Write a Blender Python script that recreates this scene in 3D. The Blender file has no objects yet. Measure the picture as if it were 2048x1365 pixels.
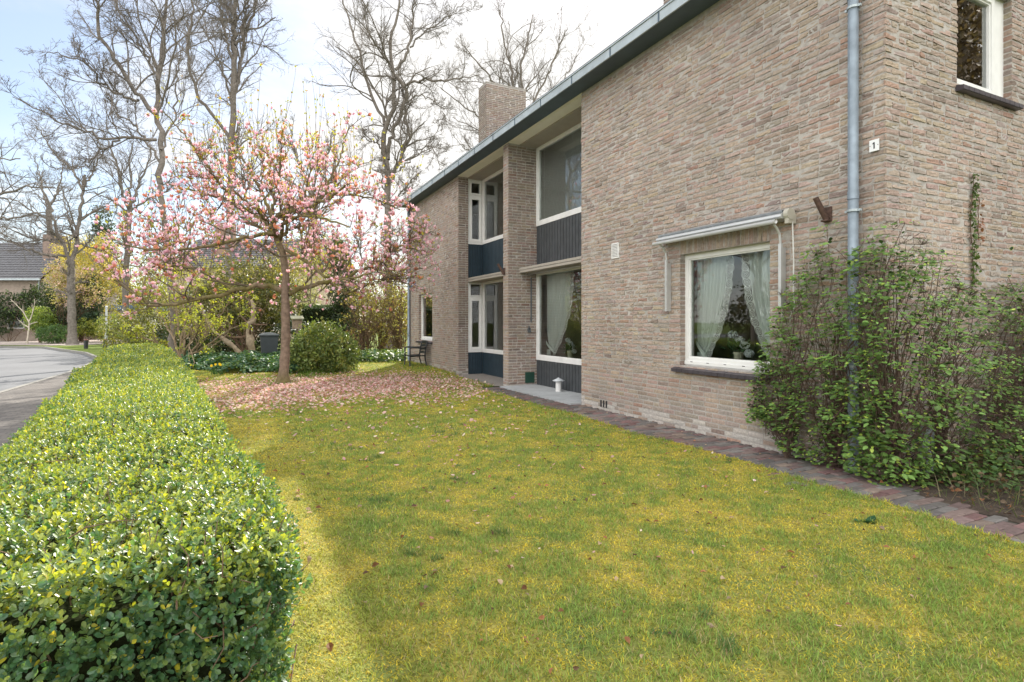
import bpy, math, random
import numpy as np
from mathutils import Vector

SC = bpy.context.scene
COL = SC.collection
PI = math.pi
R = math.radians

# ------------------------------------------------------------------ camera
CAM_H, CAM_A, FPX = 1.45, R(26.05), 1113.0
SA, CA = math.sin(CAM_A), math.cos(CAM_A)
cam = bpy.data.cameras.new("camera")
cam.sensor_width = 36.0
cam.lens = 36.0 * FPX / 2048.0
cam.shift_y = -37.5 / 2048.0
cam.clip_start, cam.clip_end = 0.05, 2000.0
camo = bpy.data.objects.new("camera", cam)
COL.objects.link(camo)
camo.location = (0, 0, CAM_H)
camo.rotation_euler = (PI / 2, 0, -CAM_A)
SC.camera = camo

# ------------------------------------------------------------------ sky, sun, exposure
SUN_AZ, SUN_EL = R(33.0), R(34.0)          # azimuth measured from +Y towards +X
SUN_DIR = Vector((math.sin(SUN_AZ) * math.cos(SUN_EL), math.cos(SUN_AZ) * math.cos(SUN_EL), math.sin(SUN_EL)))
SUN_STRENGTH, SKY_STRENGTH = 5.0, 0.105
CLOUD_FRONT, CLOUD_FILL = 0.58, 1.5
SC.view_settings.view_transform = 'Standard'
SC.view_settings.look = 'None'
SC.view_settings.gamma = 1.0
SC.view_settings.exposure = 0.97

W = bpy.data.worlds.new("World")
SC.world = W
W.use_nodes = True
nt = W.node_tree
nt.nodes.clear()


def N_(tree, kind, **kw):
    n = tree.nodes.new(kind)
    for k, v in kw.items():
        if k in ('operation', 'blend_type', 'data_type', 'noise_dimensions', 'feature', 'sky_type', 'sun_disc',
                 'sun_elevation', 'sun_rotation', 'air_density', 'dust_density', 'ozone_density', 'attribute_name',
                 'wave_type', 'bands_direction', 'offset', 'distance', 'use_clamp', 'layer_name', 'interpolation_type'):
            setattr(n, k, v)
    return n


def L_(tree, a, b):
    tree.links.new(a, b)


wo = N_(nt, 'ShaderNodeOutputWorld')
bg = N_(nt, 'ShaderNodeBackground')
bgc = N_(nt, 'ShaderNodeBackground')
sky = N_(nt, 'ShaderNodeTexSky', sky_type='NISHITA', sun_disc=False, sun_elevation=SUN_EL, sun_rotation=SUN_AZ,
         air_density=1.0, dust_density=0.6, ozone_density=1.4)
L_(nt, sky.outputs[0], bg.inputs['Color'])
bg.inputs['Strength'].default_value = SKY_STRENGTH
tc = N_(nt, 'ShaderNodeTexCoord')
mp = N_(nt, 'ShaderNodeMapping')
mp.inputs['Scale'].default_value = (1.0, 1.0, 2.6)
L_(nt, tc.outputs['Generated'], mp.inputs['Vector'])
cn = N_(nt, 'ShaderNodeTexNoise')
cn.inputs['Scale'].default_value = 2.3
cn.inputs['Detail'].default_value = 9
cn.inputs['Roughness'].default_value = 0.56
L_(nt, mp.outputs[0], cn.inputs['Vector'])
# bright cloud added unseen opposite the sun to fill shade; more at right
dotn = N_(nt, 'ShaderNodeVectorMath', operation='DOT_PRODUCT')
L_(nt, tc.outputs['Generated'], dotn.inputs[0])
dotn.inputs[1].default_value = (-SUN_DIR.x, -SUN_DIR.y, 0.0)
back = N_(nt, 'ShaderNodeMapRange', interpolation_type='SMOOTHSTEP')
back.inputs['From Min'].default_value = -0.45
back.inputs['From Max'].default_value = 0.35
L_(nt, dotn.outputs['Value'], back.inputs['Value'])
dotr = N_(nt, 'ShaderNodeVectorMath', operation='DOT_PRODUCT')
L_(nt, tc.outputs['Generated'], dotr.inputs[0])
dotr.inputs[1].default_value = (0.94, 0.20, 0.25)
right = N_(nt, 'ShaderNodeMapRange', interpolation_type='SMOOTHSTEP')
right.inputs['From Min'].default_value = 0.22
right.inputs['From Max'].default_value = 0.62
L_(nt, dotr.outputs['Value'], right.inputs['Value'])
ad = N_(nt, 'ShaderNodeMath', operation='MULTIPLY_ADD')
L_(nt, back.outputs[0], ad.inputs[0])
ad.inputs[1].default_value = 0.30
L_(nt, cn.outputs['Fac'], ad.inputs[2])
ad2 = N_(nt, 'ShaderNodeMath', operation='MULTIPLY_ADD')
L_(nt, right.outputs[0], ad2.inputs[0])
ad2.inputs[1].default_value = 0.24
L_(nt, ad.outputs[0], ad2.inputs[2])
cr = N_(nt, 'ShaderNodeMapRange', interpolation_type='SMOOTHSTEP')
cr.inputs['From Min'].default_value = 0.47
cr.inputs['From Max'].default_value = 0.72
cr.inputs['To Min'].default_value = 0.22
L_(nt, ad2.outputs[0], cr.inputs['Value'])
cs = N_(nt, 'ShaderNodeMapRange')
cs.inputs['To Min'].default_value = CLOUD_FRONT
cs.inputs['To Max'].default_value = CLOUD_FILL
L_(nt, back.outputs[0], cs.inputs['Value'])
bgc.inputs['Color'].default_value = (1.0, 0.985, 0.96, 1)
L_(nt, cs.outputs[0], bgc.inputs['Strength'])
mxw = N_(nt, 'ShaderNodeMixShader')
L_(nt, cr.outputs[0], mxw.inputs[0])
L_(nt, bg.outputs[0], mxw.inputs[1])
L_(nt, bgc.outputs[0], mxw.inputs[2])
L_(nt, mxw.outputs[0], wo.inputs['Surface'])

sun = bpy.data.lights.new("sun", 'SUN')
sun.energy = SUN_STRENGTH
sun.angle = R(0.55)
sun.color = (1.0, 0.93, 0.82)
suno = bpy.data.objects.new("sun", sun)
COL.objects.link(suno)
suno.rotation_euler = (-SUN_DIR).to_track_quat('-Z', 'Y').to_euler()
suno.location = (20, 30, 30)

SC.render.engine = 'CYCLES'
SC.cycles.max_bounces = 7
SC.cycles.diffuse_bounces = 3
SC.cycles.glossy_bounces = 3
SC.cycles.transmission_bounces = 5
SC.cycles.transparent_max_bounces = 14
SC.cycles.sample_clamp_indirect = 6.0
SC.cycles.use_denoising = True


# ------------------------------------------------------------------ helpers
def unp(px, py, d):
    """a point seen at photo pixel (px, py) that stands d metres in front of the viewpoint"""
    lat = (px - 1024.0) / FPX * d
    return np.array([d * SA + lat * CA, d * CA - lat * SA, CAM_H - (py - 645.0) / FPX * d])


def gnd(px, d):
    p = unp(px, 645, d)
    return np.array([p[0], p[1], 0.0])


def nrm(v):
    v = np.asarray(v, float)
    return v / np.maximum(np.linalg.norm(v, axis=-1, keepdims=True), 1e-9)


class MB:
    """collects faces and links them as one mesh object"""

    def __init__(s):
        s.v, s.c, s.f, s.n = [], [], {3: [], 4: []}, 0
        s.uv = []
        s.hascol = False

    def add(s, verts, faces, col=None):
        verts = np.asarray(verts, float).reshape(-1, 3)
        faces = np.asarray(faces, int)
        k = faces.shape[-1]
        s.f[k].append(faces.reshape(-1, k) + s.n)
        s.v.append(verts)
        if col is None:
            c = np.full((len(verts), 3), 0.5)
        else:
            c = np.broadcast_to(np.asarray(col, float), (len(verts), 3))
            s.hascol = True
        s.c.append(c)
        s.n += len(verts)
        return s

    def more(s, faces):                       # extra faces over the verts added last
        faces = np.asarray(faces, int)
        k = faces.shape[-1]
        s.f[k].append(faces.reshape(-1, k) + (s.n - len(s.v[-1])))

    def box(s, O, U, Nn, u0, u1, z0, z1, n0, n1, col=None):
        O, U, Nn = np.asarray(O, float), np.asarray(U, float), np.asarray(Nn, float)
        Zv = np.array([0, 0, 1.0])
        p = [O + U * u + Zv * z + Nn * n for n in (n0, n1) for z in (z0, z1) for u in (u0, u1)]
        q = [(0, 1, 3, 2), (4, 6, 7, 5), (0, 4, 5, 1), (2, 3, 7, 6), (0, 2, 6, 4), (1, 5, 7, 3)]
        return s.add(p, q, col)

    def abox(s, x0, x1, y0, y1, z0, z1, col=None):
        return s.box((0, 0, 0), (1, 0, 0), (0, 1, 0), x0, x1, z0, z1, y0, y1, col)

    def quad(s, a, b, c, d, col=None):
        return s.add([a, b, c, d], [(0, 1, 2, 3)], col)

    def tube(s, pts, r, sides=8, caps=True, col=None):
        pts = np.asarray(pts, float)
        r = np.broadcast_to(np.asarray(r, float), (len(pts),))
        tubes(s, pts[None], r[None], sides, col)
        if caps:
            m = len(pts)
            if sides == 4:
                s.more([tuple(range(4))])
                s.more([tuple(range((m - 1) * 4, m * 4))])
            else:
                for b in (0, (m - 1) * sides):
                    s.more([(b, b + i, b + i + 1) for i in range(1, sides - 1)])
        return s

    def lathe(s, prof, center, sides=20, col=None):
        """prof: list of (radius, z)"""
        prof = np.asarray(prof, float)
        a = np.linspace(0, 2 * PI, sides, endpoint=False)
        v = np.stack([prof[:, 0:1] * np.cos(a), prof[:, 0:1] * np.sin(a), np.repeat(prof[:, 1:2], sides, 1)], -1)
        v = v + np.asarray(center, float)
        m = len(prof)
        f = [(i * sides + j, i * sides + (j + 1) % sides, (i + 1) * sides + (j + 1) % sides, (i + 1) * sides + j)
             for i in range(m - 1) for j in range(sides)]
        return s.add(v.reshape(-1, 3), f, col)

    def build(s, name, mat, parent=None, smooth=False):
        v = np.concatenate(s.v) if s.v else np.zeros((0, 3))
        f3 = np.concatenate(s.f[3]) if s.f[3] else np.zeros((0, 3), int)
        f4 = np.concatenate(s.f[4]) if s.f[4] else np.zeros((0, 4), int)
        me = bpy.data.meshes.new(name)
        me.vertices.add(len(v))
        me.vertices.foreach_set('co', v.astype(np.float32).ravel())
        loops = np.concatenate([f4.ravel(), f3.ravel()])
        me.loops.add(len(loops))
        me.loops.foreach_set('vertex_index', loops.astype(np.int32))
        np_ = len(f4) + len(f3)
        me.polygons.add(np_)
        st = np.concatenate([np.arange(len(f4)) * 4, len(f4) * 4 + np.arange(len(f3)) * 3]).astype(np.int32)
        me.polygons.foreach_set('loop_start', st)
        me.polygons.foreach_set('use_smooth', np.full(np_, bool(smooth)))
        if s.hascol:
            at = me.color_attributes.new('Col', 'FLOAT_COLOR', 'POINT')
            c = np.concatenate(s.c)
            at.data.foreach_set('color', np.concatenate([c, np.ones((len(c), 1))], 1).astype(np.float32).ravel())
        me.update(calc_edges=True)
        me.validate()
        if mat is not None:
            me.materials.append(mat)
        o = bpy.data.objects.new(name, me)
        COL.objects.link(o)
        if parent is not None:
            o.parent = parent
            o.matrix_parent_inverse = parent.matrix_world.inverted() if False else o.matrix_parent_inverse
            loc = parent_loc(parent)
            if any(loc):
                me.transform(__import__('mathutils').Matrix.Translation((-loc[0], -loc[1], -loc[2])))
        return o


def parent_loc(p):
    x = Vector((0, 0, 0))
    while p is not None:
        x = x + p.location
        p = p.parent
    return x


def tubes(mb, P, Rr, sides, col=None):
    """P (n,m,3) polylines, Rr (n,m) radii, all swept in one go"""
    P = np.asarray(P, float)
    n, m, _ = P.shape
    if n == 0:
        return
    T = np.empty_like(P)
    T[:, 1:-1] = P[:, 2:] - P[:, :-2]
    T[:, 0] = P[:, 1] - P[:, 0]
    T[:, -1] = P[:, -1] - P[:, -2]
    T = nrm(T)
    mean = nrm(P[:, -1] - P[:, 0] + 1e-6)
    ref = np.where(np.abs(mean[:, 2:3]) > 0.8, np.array([[1.0, 0, 0]]), np.array([[0, 0, 1.0]]))
    ref = nrm(np.cross(mean, ref))[:, None, :]
    B1 = nrm(ref - T * np.sum(ref * T, -1, keepdims=True))
    B2 = np.cross(T, B1)
    a = np.linspace(0, 2 * PI, sides, endpoint=False)
    ring = P[:, :, None, :] + np.asarray(Rr)[:, :, None, None] * (
        B1[:, :, None, :] * np.cos(a)[:, None] + B2[:, :, None, :] * np.sin(a)[:, None])
    idx = np.arange(n * m * sides).reshape(n, m, sides)
    q = np.stack([idx[:, :-1], np.roll(idx, -1, 2)[:, :-1], np.roll(idx, -1, 2)[:, 1:], idx[:, 1:]], -1)
    if col is not None and np.ndim(col) == 2:
        col = np.repeat(np.asarray(col), m * sides if len(col) == n else sides, 0)
    mb.add(ring.reshape(-1, 3), q.reshape(-1, 4), col)


def stamp(mb, T, faces, P, X, Y, Z, S, C=None, shade=None):
    """stamp a small template T (k,3) at n points with axes X, Y, Z and sizes S"""
    n, k = len(P), len(T)
    if n == 0:
        return
    S = np.broadcast_to(np.asarray(S, float), (n,))[:, None, None]
    v = P[:, None, :] + S * (T[None, :, 0:1] * X[:, None] + T[None, :, 1:2] * Y[:, None] + T[None, :, 2:3] * Z[:, None])
    off = (np.arange(n) * k)[:, None, None]
    col = None
    if C is not None:
        col = np.repeat(np.broadcast_to(np.asarray(C, float), (n, 3)), k, 0)
        if shade is not None:
            sh = np.asarray(shade, float)
            col = col * (np.tile(sh, n)[:, None] if sh.ndim == 1 else np.tile(sh, (n, 1)))
    first = True
    for fs in faces:
        fs = np.asarray(fs, int)
        ff = (off + fs[None]).reshape(-1, fs.shape[-1])
        if first:
            mb.add(v.reshape(-1, 3), ff, col)
            first = False
        else:
            mb.more(ff)


def axes_from(Yd, rng, Zhint=None, roll=1.0):
    """leaf frames: Y along the leaf, Z its upper face"""
    Yd = nrm(Yd)
    n = len(Yd)
    h = np.array([[0, 0, 1.0]]) if Zhint is None else Zhint
    h = h + rng.normal(size=(n, 3)) * 0.35 * roll
    X = nrm(np.cross(Yd, h))
    Z = np.cross(X, Yd)
    return X, Yd, Z


# leaf templates (x across, y along, z up)
LEAF8 = np.array([[0, 0, 0], [.24, .28, .05], [.31, .6, .06], [0, 1, -.04], [-.31, .6, .06], [-.24, .28, .05],
                  [0, .3, -.01], [0, .62, 0]])
LEAF8F = [[(0, 1, 6, 0)][:0] or [(1, 2, 7, 6), (6, 7, 4, 5)], [(0, 1, 6), (0, 6, 5), (2, 3, 7), (7, 3, 4)]]
LEAF4 = np.array([[0, 0, 0], [.32, .5, .05], [0, 1, -.03], [-.32, .5, .05]])
LEAF4F = [[(0, 1, 2, 3)]]
LEAF6 = np.array([[0, 0, 0], [.27, .35, .07], [.2, .75, .05], [0, 1, -.05], [-.2, .75, .05], [-.27, .35, .07]])
LEAF6F = [[(0, 1, 2, 3), (0, 3, 4, 5)]]

OVAL = np.array([[0, 0, 0], [.19, .26, .03], [.31, .60, .05], [.20, .90, .02], [0, 1, -.02], [-.20, .90, .02], [-.31, .60, .05],
                 [-.19, .26, .03], [0, .52, -.03]])
OVALF = [[(8, 0, 1, 2), (8, 2, 3, 4), (8, 4, 5, 6), (8, 6, 7, 0)]]


def empty(name, loc, label, cat, group=None):
    o = bpy.data.objects.new(name, None)
    COL.objects.link(o)
    o.location = [float(c) for c in loc]
    o['label'] = label
    o['category'] = cat
    if group:
        o['group'] = group
    return o


def tag(o, label=None, cat=None, group=None, kind=None):
    if label:
        o['label'] = label
    if cat:
        o['category'] = cat
    if group:
        o['group'] = group
    if kind:
        o['kind'] = kind
    return o


# ------------------------------------------------------------------ materials
def mat_new(name):
    m = bpy.data.materials.new(name)
    m.use_nodes = True
    t = m.node_tree
    t.nodes.clear()
    out = N_(t, 'ShaderNodeOutputMaterial')
    return m, t, out


def noise_mix(t, base, amount, scale, detail=4, vec=None):
    """multiply a colour socket by (1 +- amount) of object-space noise"""
    n = N_(t, 'ShaderNodeTexNoise')
    n.inputs['Scale'].default_value = scale
    n.inputs['Detail'].default_value = detail
    if vec is not None:
        L_(t, vec, n.inputs['Vector'])
    mr = N_(t, 'ShaderNodeMapRange')
    mr.inputs['From Min'].default_value = 0.25
    mr.inputs['From Max'].default_value = 0.75
    mr.inputs['To Min'].default_value = 1 - amount
    mr.inputs['To Max'].default_value = 1 + amount
    L_(t, n.outputs['Fac'], mr.inputs['Value'])
    mx = N_(t, 'ShaderNodeMix', data_type='RGBA', blend_type='MULTIPLY')
    mx.inputs[0].default_value = 1
    L_(t, base, mx.inputs[6])
    L_(t, mr.outputs[0], mx.inputs[7])
    return mx.outputs[2]


def bump(t, bsdf, scale, dist, strength=0.6, detail=5, vec=None, tex=None):
    if tex is None:
        n = N_(t, 'ShaderNodeTexNoise')
        n.inputs['Scale'].default_value = scale
        n.inputs['Detail'].default_value = detail
        if vec is not None:
            L_(t, vec, n.inputs['Vector'])
        tex = n.outputs['Fac']
    b = N_(t, 'ShaderNodeBump')
    b.inputs['Strength'].default_value = strength
    b.inputs['Distance'].default_value = dist
    L_(t, tex, b.inputs['Height'])
    L_(t, b.outputs[0], bsdf.inputs['Normal'])


def mat(name, col=None, rough=0.6, var=0.15, scale=6.0, bmp=None, spec=0.4, metal=0.0, attr=False, var2=None):
    """principled surface; object-space noise breaks up colour, optional bump (scale, distance)"""
    m, t, out = mat_new(name)
    p = N_(t, 'ShaderNodeBsdfPrincipled')
    tcn = N_(t, 'ShaderNodeTexCoord')
    vec = tcn.outputs['Object']
    if attr:
        a = N_(t, 'ShaderNodeAttribute', attribute_name='Col')
        c = a.outputs['Color']
    else:
        rgb = N_(t, 'ShaderNodeRGB')
        rgb.outputs[0].default_value = (*col, 1)
        c = rgb.outputs[0]
    if var:
        c = noise_mix(t, c, var, scale, 5, vec)
    if var2:
        c = noise_mix(t, c, var2[0], var2[1], 3, vec)
    L_(t, c, p.inputs['Base Color'])
    p.inputs['Roughness'].default_value = rough
    p.inputs['Specular IOR Level'].default_value = spec
    p.inputs['Metallic'].default_value = metal
    if bmp:
        bump(t, p, bmp[0], bmp[1], vec=vec)
    L_(t, p.outputs[0], out.inputs['Surface'])
    return m


def mat_leaf(name, trans=0.35, rough=0.4, spec=0.4, tint=(1.25, 1.15, 0.55), col=None):
    """leaf: principled front, translucent light through the blade; colour per leaf from the attribute"""
    m, t, out = mat_new(name)
    if col is None:
        a = N_(t, 'ShaderNodeAttribute', attribute_name='Col')
        c = a.outputs['Color']
    else:
        rgb = N_(t, 'ShaderNodeRGB')
        rgb.outputs[0].default_value = (*col, 1)
        c = rgb.outputs[0]
    p = N_(t, 'ShaderNodeBsdfPrincipled')
    L_(t, c, p.inputs['Base Color'])
    p.inputs['Roughness'].default_value = rough
    p.inputs['Specular IOR Level'].default_value = spec
    tr = N_(t, 'ShaderNodeBsdfTranslucent')
    mx = N_(t, 'ShaderNodeMix', data_type='RGBA', blend_type='MULTIPLY')
    mx.inputs[0].default_value = 1
    L_(t, c, mx.inputs[6])
    mx.inputs[7].default_value = (*[x * 1.6 for x in tint], 1)
    L_(t, mx.outputs[2], tr.inputs['Color'])
    ms = N_(t, 'ShaderNodeMixShader')
    ms.inputs[0].default_value = trans
    L_(t, p.outputs[0], ms.inputs[1])
    L_(t, tr.outputs[0], ms.inputs[2])
    L_(t, ms.outputs[0], out.inputs['Surface'])
    return m


def mat_glass(name, tint=(0.90, 0.94, 0.92), refl=2.2):
    m, t, out = mat_new(name)
    fr = N_(t, 'ShaderNodeFresnel')
    fr.inputs['IOR'].default_value = 1.5
    mu = N_(t, 'ShaderNodeMath', operation='MULTIPLY', use_clamp=True)
    L_(t, fr.outputs[0], mu.inputs[0])
    mu.inputs[1].default_value = refl
    tr = N_(t, 'ShaderNodeBsdfTransparent')
    tr.inputs['Color'].default_value = (*tint, 1)
    gl = N_(t, 'ShaderNodeBsdfGlossy')
    gl.inputs['Roughness'].default_value = 0.0
    gl.inputs['Color'].default_value = (0.95, 0.97, 0.97, 1)
    nz = N_(t, 'ShaderNodeTexNoise')
    nz.inputs['Scale'].default_value = 1.3
    bp = N_(t, 'ShaderNodeBump')
    bp.inputs['Strength'].default_value = 0.02
    bp.inputs['Distance'].default_value = 0.05
    tcn = N_(t, 'ShaderNodeTexCoord')
    L_(t, tcn.outputs['Object'], nz.inputs['Vector'])
    L_(t, nz.outputs['Fac'], bp.inputs['Height'])
    L_(t, bp.outputs[0], gl.inputs['Normal'])
    ms = N_(t, 'ShaderNodeMixShader')
    L_(t, mu.outputs[0], ms.inputs[0])
    L_(t, tr.outputs[0], ms.inputs[1])
    L_(t, gl.outputs[0], ms.inputs[2])
    L_(t, ms.outputs[0], out.inputs['Surface'])
    return m
# ------------------------------------------------------------------ house
D = 5.33                                    # the long front stands on the plane X = D
rngB = np.random.default_rng(11)
UY, NXm = (0, 1, 0), (-1, 0, 0)
UX, NYm = (1, 0, 0), (0, -1, 0)
PITCH = 0.0625
PAL = np.array([(.372, .302, .245), (.368, .284, .240), (.335, .284, .246), (.388, .318, .242), (.352, .240, .188),
                (.268, .216, .184)])
PALW = np.array([.38, .28, .19, .06, .04, .05])

M_BRICK = mat('rough_brick', attr=True, rough=0.9, var=0.26, scale=34, bmp=(70, 0.006), spec=0.15, var2=(0.16, 1.1))
M_MORTAR = mat('mortar', (.375, .350, .325), rough=0.95, var=0.2, scale=20, bmp=(60, 0.006), spec=0.1, var2=(0.16, 1.3))
M_WHITE = mat('white_paint', (.72, .72, .71), rough=0.45, var=0.06, scale=8, var2=(.05, 1.7))
M_CREAM = mat('cream_plaster', (.80, .78, .70), rough=0.8, var=0.05, scale=3)
M_CLAD = mat('grey_cladding', (.056, .062, .068), rough=0.55, var=0.2, scale=7)
M_CLADB = mat('blue_cladding', (.024, .042, .058), rough=0.5, var=0.2, scale=7)
M_ZINC = mat('zinc_gutter', (.38, .43, .46), rough=0.5, var=0.15, scale=5, metal=0.3)
M_ZINCP = mat('zinc_pipe', (.25, .30, .345), rough=0.45, var=0.22, scale=11, metal=0.45, var2=(0.2, 2.5))
M_BOARD = mat('eave_board', (.075, .108, .145), rough=0.6, var=0.12, scale=4)
M_SILL = mat('dark_sill_tile', (.060, .052, .062), rough=0.35, var=0.2, scale=14)
M_GLASS = mat_glass('window_glass')
M_ROOM = mat('room_wall', (.34, .31, .27), rough=0.9, var=0.05)
M_BLIND = mat('blind_slats', (.80, .83, .79), rough=0.5, var=0.03)
M_ROOFT = mat('roof_tiles', (.10, .10, .11), rough=0.7, var=0.25, scale=8)
M_ALU = mat('aluminium', (.55, .56, .56), rough=0.4, var=0.1, metal=0.5)
M_DARK = mat('dark_gap', (.02, .02, .022), rough=0.8, var=0.1)


def bricks(mb, O, U, Nn, u0, u1, z0, z1, holes=(), amp=1.0, tint=1.0, nu=6, nv=4, smooth_low=True, ext=(0, 0),
           vertical=()):
    """rough bricks in a wild bond; every brick gets its own size, tilt, relief and colour"""
    rng = rngB
    O, U, Nn = np.asarray(O, float), np.asarray(U, float), np.asarray(Nn, float)
    rows = int((z1 - z0) / PITCH)
    B = []
    for k in range(rows):
        za = z0 + k * PITCH + 0.006
        zb = za + 0.0465
        zm = (za + zb) / 2
        spans = [(u0 - ext[0], u1 + ext[1])]
        for (a, b, c, d) in list(holes) + list(vertical):
            if c - 0.012 < zm < d + 0.005:
                new = []
                for s, e in spans:
                    if b <= s or a >= e:
                        new.append((s, e))
                        continue
                    if a > s:
                        new.append((s, a))
                    if b < e:
                        new.append((b, e))
                spans = new
        for s, e in spans:
            p = s
            first = True
            while p < e - 0.02:
                ln = 0.100 if rng.random() < (0.5 if first and k % 2 else 0.27) else 0.208
                ln += rng.normal() * 0.004
                q = min(p + ln, e)
                if e - q < 0.05:
                    q = e
                B.append((p, q, za + rng.normal() * 0.0015, zb + rng.normal() * 0.0015))
                p = q + 0.0128
                first = False
    for (a, b, c, d) in vertical:                 # soldier course
        p = a
        while p < b - 0.03:
            q = min(p + 0.051, b)
            B.append((p, q, c + 0.006, d - 0.006))
            p = q + 0.0115
    B = np.array(B)
    n = len(B)
    gu = np.linspace(0, 1, nu)
    gv = np.linspace(0, 1, nv)
    Uc = B[:, 0, None, None] + (B[:, 1] - B[:, 0])[:, None, None] * gu[None, None, :]
    Zc = B[:, 2, None, None] + (B[:, 3] - B[:, 2])[:, None, None] * gv[None, :, None]
    Uc, Zc = np.broadcast_arrays(Uc, Zc)
    Uc, Zc = Uc.copy(), Zc.copy()
    low = np.clip((B[:, 2] - 0.35) / 0.7, 0.25, 1.0) if smooth_low else np.ones(n)
    a = (amp * low)[:, None, None]
    base = np.abs(rng.normal(0.0020, 0.0016, (n, 1, 1))) * a + 0.0032
    nz = rng.normal(size=(n, nv, nu)) * 0.0023
    nz[:, :, 1:-1] = (nz[:, :, 1:-1] * 2 + nz[:, :, :-2] + nz[:, :, 2:]) / 2.6
    tilt = rng.normal(size=(n, 1, 1)) * 0.0018 * (gv[None, :, None] - .5) * 2 + rng.normal(size=(n, 1, 1)) * 0.003 * (
        gu[None, None, :] - .5) * 2
    under = -0.004 * (gv[None, :, None] - 0.35)          # faces lean out a little towards the bottom edge
    Dp = base + (nz + tilt + under) * a
    edge = np.zeros((nv, nu), bool)
    edge[0], edge[-1], edge[:, 0], edge[:, -1] = True, True, True, True
    Dp[:, edge] -= 0.0016
    # now and then a chunk has broken out of a brick
    hole = (rng.random((n, nv, nu)) < 0.035) & (a > 0.6)
    Dp = np.where(hole, Dp - 0.012, Dp)
    jit = 0.0021 * a
    Uc[:, edge] += (rng.normal(size=(n, nv, nu)) * jit)[:, edge]
    Zc[:, edge] += (rng.normal(size=(n, nv, nu)) * jit * 0.6)[:, edge]
    if ext[0] or ext[1]:
        Uc = np.clip(Uc, u0 - ext[0], u1 + ext[1])
    pos = O + U * Uc[..., None] + np.array([0, 0, 1.0]) * Zc[..., None] + Nn * Dp[..., None]
    # skirt back to the wall
    ring = [(0, i) for i in range(nu)] + [(j, nu - 1) for j in range(1, nv)] + \
           [(nv - 1, i) for i in range(nu - 2, -1, -1)] + [(j, 0) for j in range(nv - 2, 0, -1)]
    rj = np.array([r[0] for r in ring])
    ri = np.array([r[1] for r in ring])
    back = O + U * Uc[:, rj, ri][..., None] + np.array([0, 0, 1.0]) * Zc[:, rj, ri][..., None] + Nn * (-0.012)
    front = pos.reshape(n, nv * nu, 3)
    allv = np.concatenate([front, back], 1)
    k = nv * nu
    fq = [(j * nu + i, j * nu + i + 1, (j + 1) * nu + i + 1, (j + 1) * nu + i) for j in range(nv - 1) for i in range(nu - 1)]
    m = len(ring)
    sq = [(k + i, k + (i + 1) % m, ring[(i + 1) % m][0] * nu + ring[(i + 1) % m][1], ring[i][0] * nu + ring[i][1])
          for i in range(m)]
    fq = np.array(fq + sq)
    if np.dot(np.cross(U, (0, 0, 1)), Nn) < 0:
        fq = fq[:, ::-1]
    kk = k + m
    ff = (np.arange(n) * kk)[:, None, None] + fq[None]
    ci = rng.choice(len(PAL), n, p=PALW)
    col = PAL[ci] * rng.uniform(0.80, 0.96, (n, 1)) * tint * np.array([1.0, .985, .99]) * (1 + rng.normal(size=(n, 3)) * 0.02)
    if smooth_low:                                # lime bloom and grime on the lowest courses
        bl = (B[:, 2] < .15) & (rng.random(n) < .55)
        col = np.where(bl[:, None], col * .35 + np.array([.50, .485, .455]) * .62, col)
        gr = (B[:, 2] < .45) & (rng.random(n) < .35) & ~bl
        col = np.where(gr[:, None], col * .55 + np.array([.30, .285, .255]) * .38, col)
    mb.add(allv.reshape(-1, 3), ff.reshape(-1, 4), np.repeat(col, kk, 0))


def slab_holes(mb, O, U, Nn, u0, u1, z0, z1, n0, n1, holes=()):
    us = sorted({u0, u1, *[h[0] for h in holes], *[h[1] for h in holes]})
    for a, b in zip(us[:-1], us[1:]):
        zs = [(z0, z1)]
        for h in holes:
            if h[0] <= a and h[1] >= b:
                zs = [(s, e) for p, q in zs for s, e in ((p, h[2]), (h[3], q)) if e > s] if True else zs
        for s, e in zs:
            mb.box(O, U, Nn, a, b, s, e, n0, n1)


house = empty('brick_house', (7.5, 11, 0), 'two-storey pale rough-brick house with long eave, beside the lawn', 'house')
EAVE = 5.43
Y0, Y1, YP0, YP1, YL, YE = 3.09, 8.154, 11.08, 11.35, 14.21, 19.01
XR = 6.05                                   # back of the two recesses
WIN_R = (4.327, 5.742, 0.872, 2.36)
WIN_L = (16.50, 17.95, 0.866, 2.36)
WIN_G = (6.53, 7.64, 3.875, 5.02)


def wall_part(specs, slabs, label=None):
    """mortar core with the brick faces as its own child mesh"""
    core = MB()
    for s in slabs:
        slab_holes(core, *s[:-1], holes=s[-1])
    w = core.build('wall', M_MORTAR, house)
    b = MB()
    for a, kw in specs:
        bricks(b, *a, **kw)
    b.build('brick_facing', M_BRICK, w)
    if label:
        w['label'] = label
    return w


OD = (D, 0, 0)
# main front wall with one window
wall_part([((OD, UY, NXm, Y0, Y1, 0, EAVE), dict(holes=[WIN_R], ext=(.006, 0), nu=7,
                                                vertical=[(WIN_R[0] - .02, WIN_R[1] + .02, 2.36, 2.545)])),
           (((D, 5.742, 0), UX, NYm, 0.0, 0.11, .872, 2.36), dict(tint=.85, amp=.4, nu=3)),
           (((D, Y1, 0), UX, (0, 1, 0), 0.0, 0.74, 0, EAVE), dict(tint=.85, amp=.6, nu=4, nv=3))],  # return bricks tinted darker, shade put into the colour
          [(OD, UY, NXm, Y0, Y1, 0, EAVE, -.25, 0, [WIN_R]), ((0, Y1, 0), UX, NYm, D + .25, XR, 0, EAVE, 0.0, .25, [])])
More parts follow.
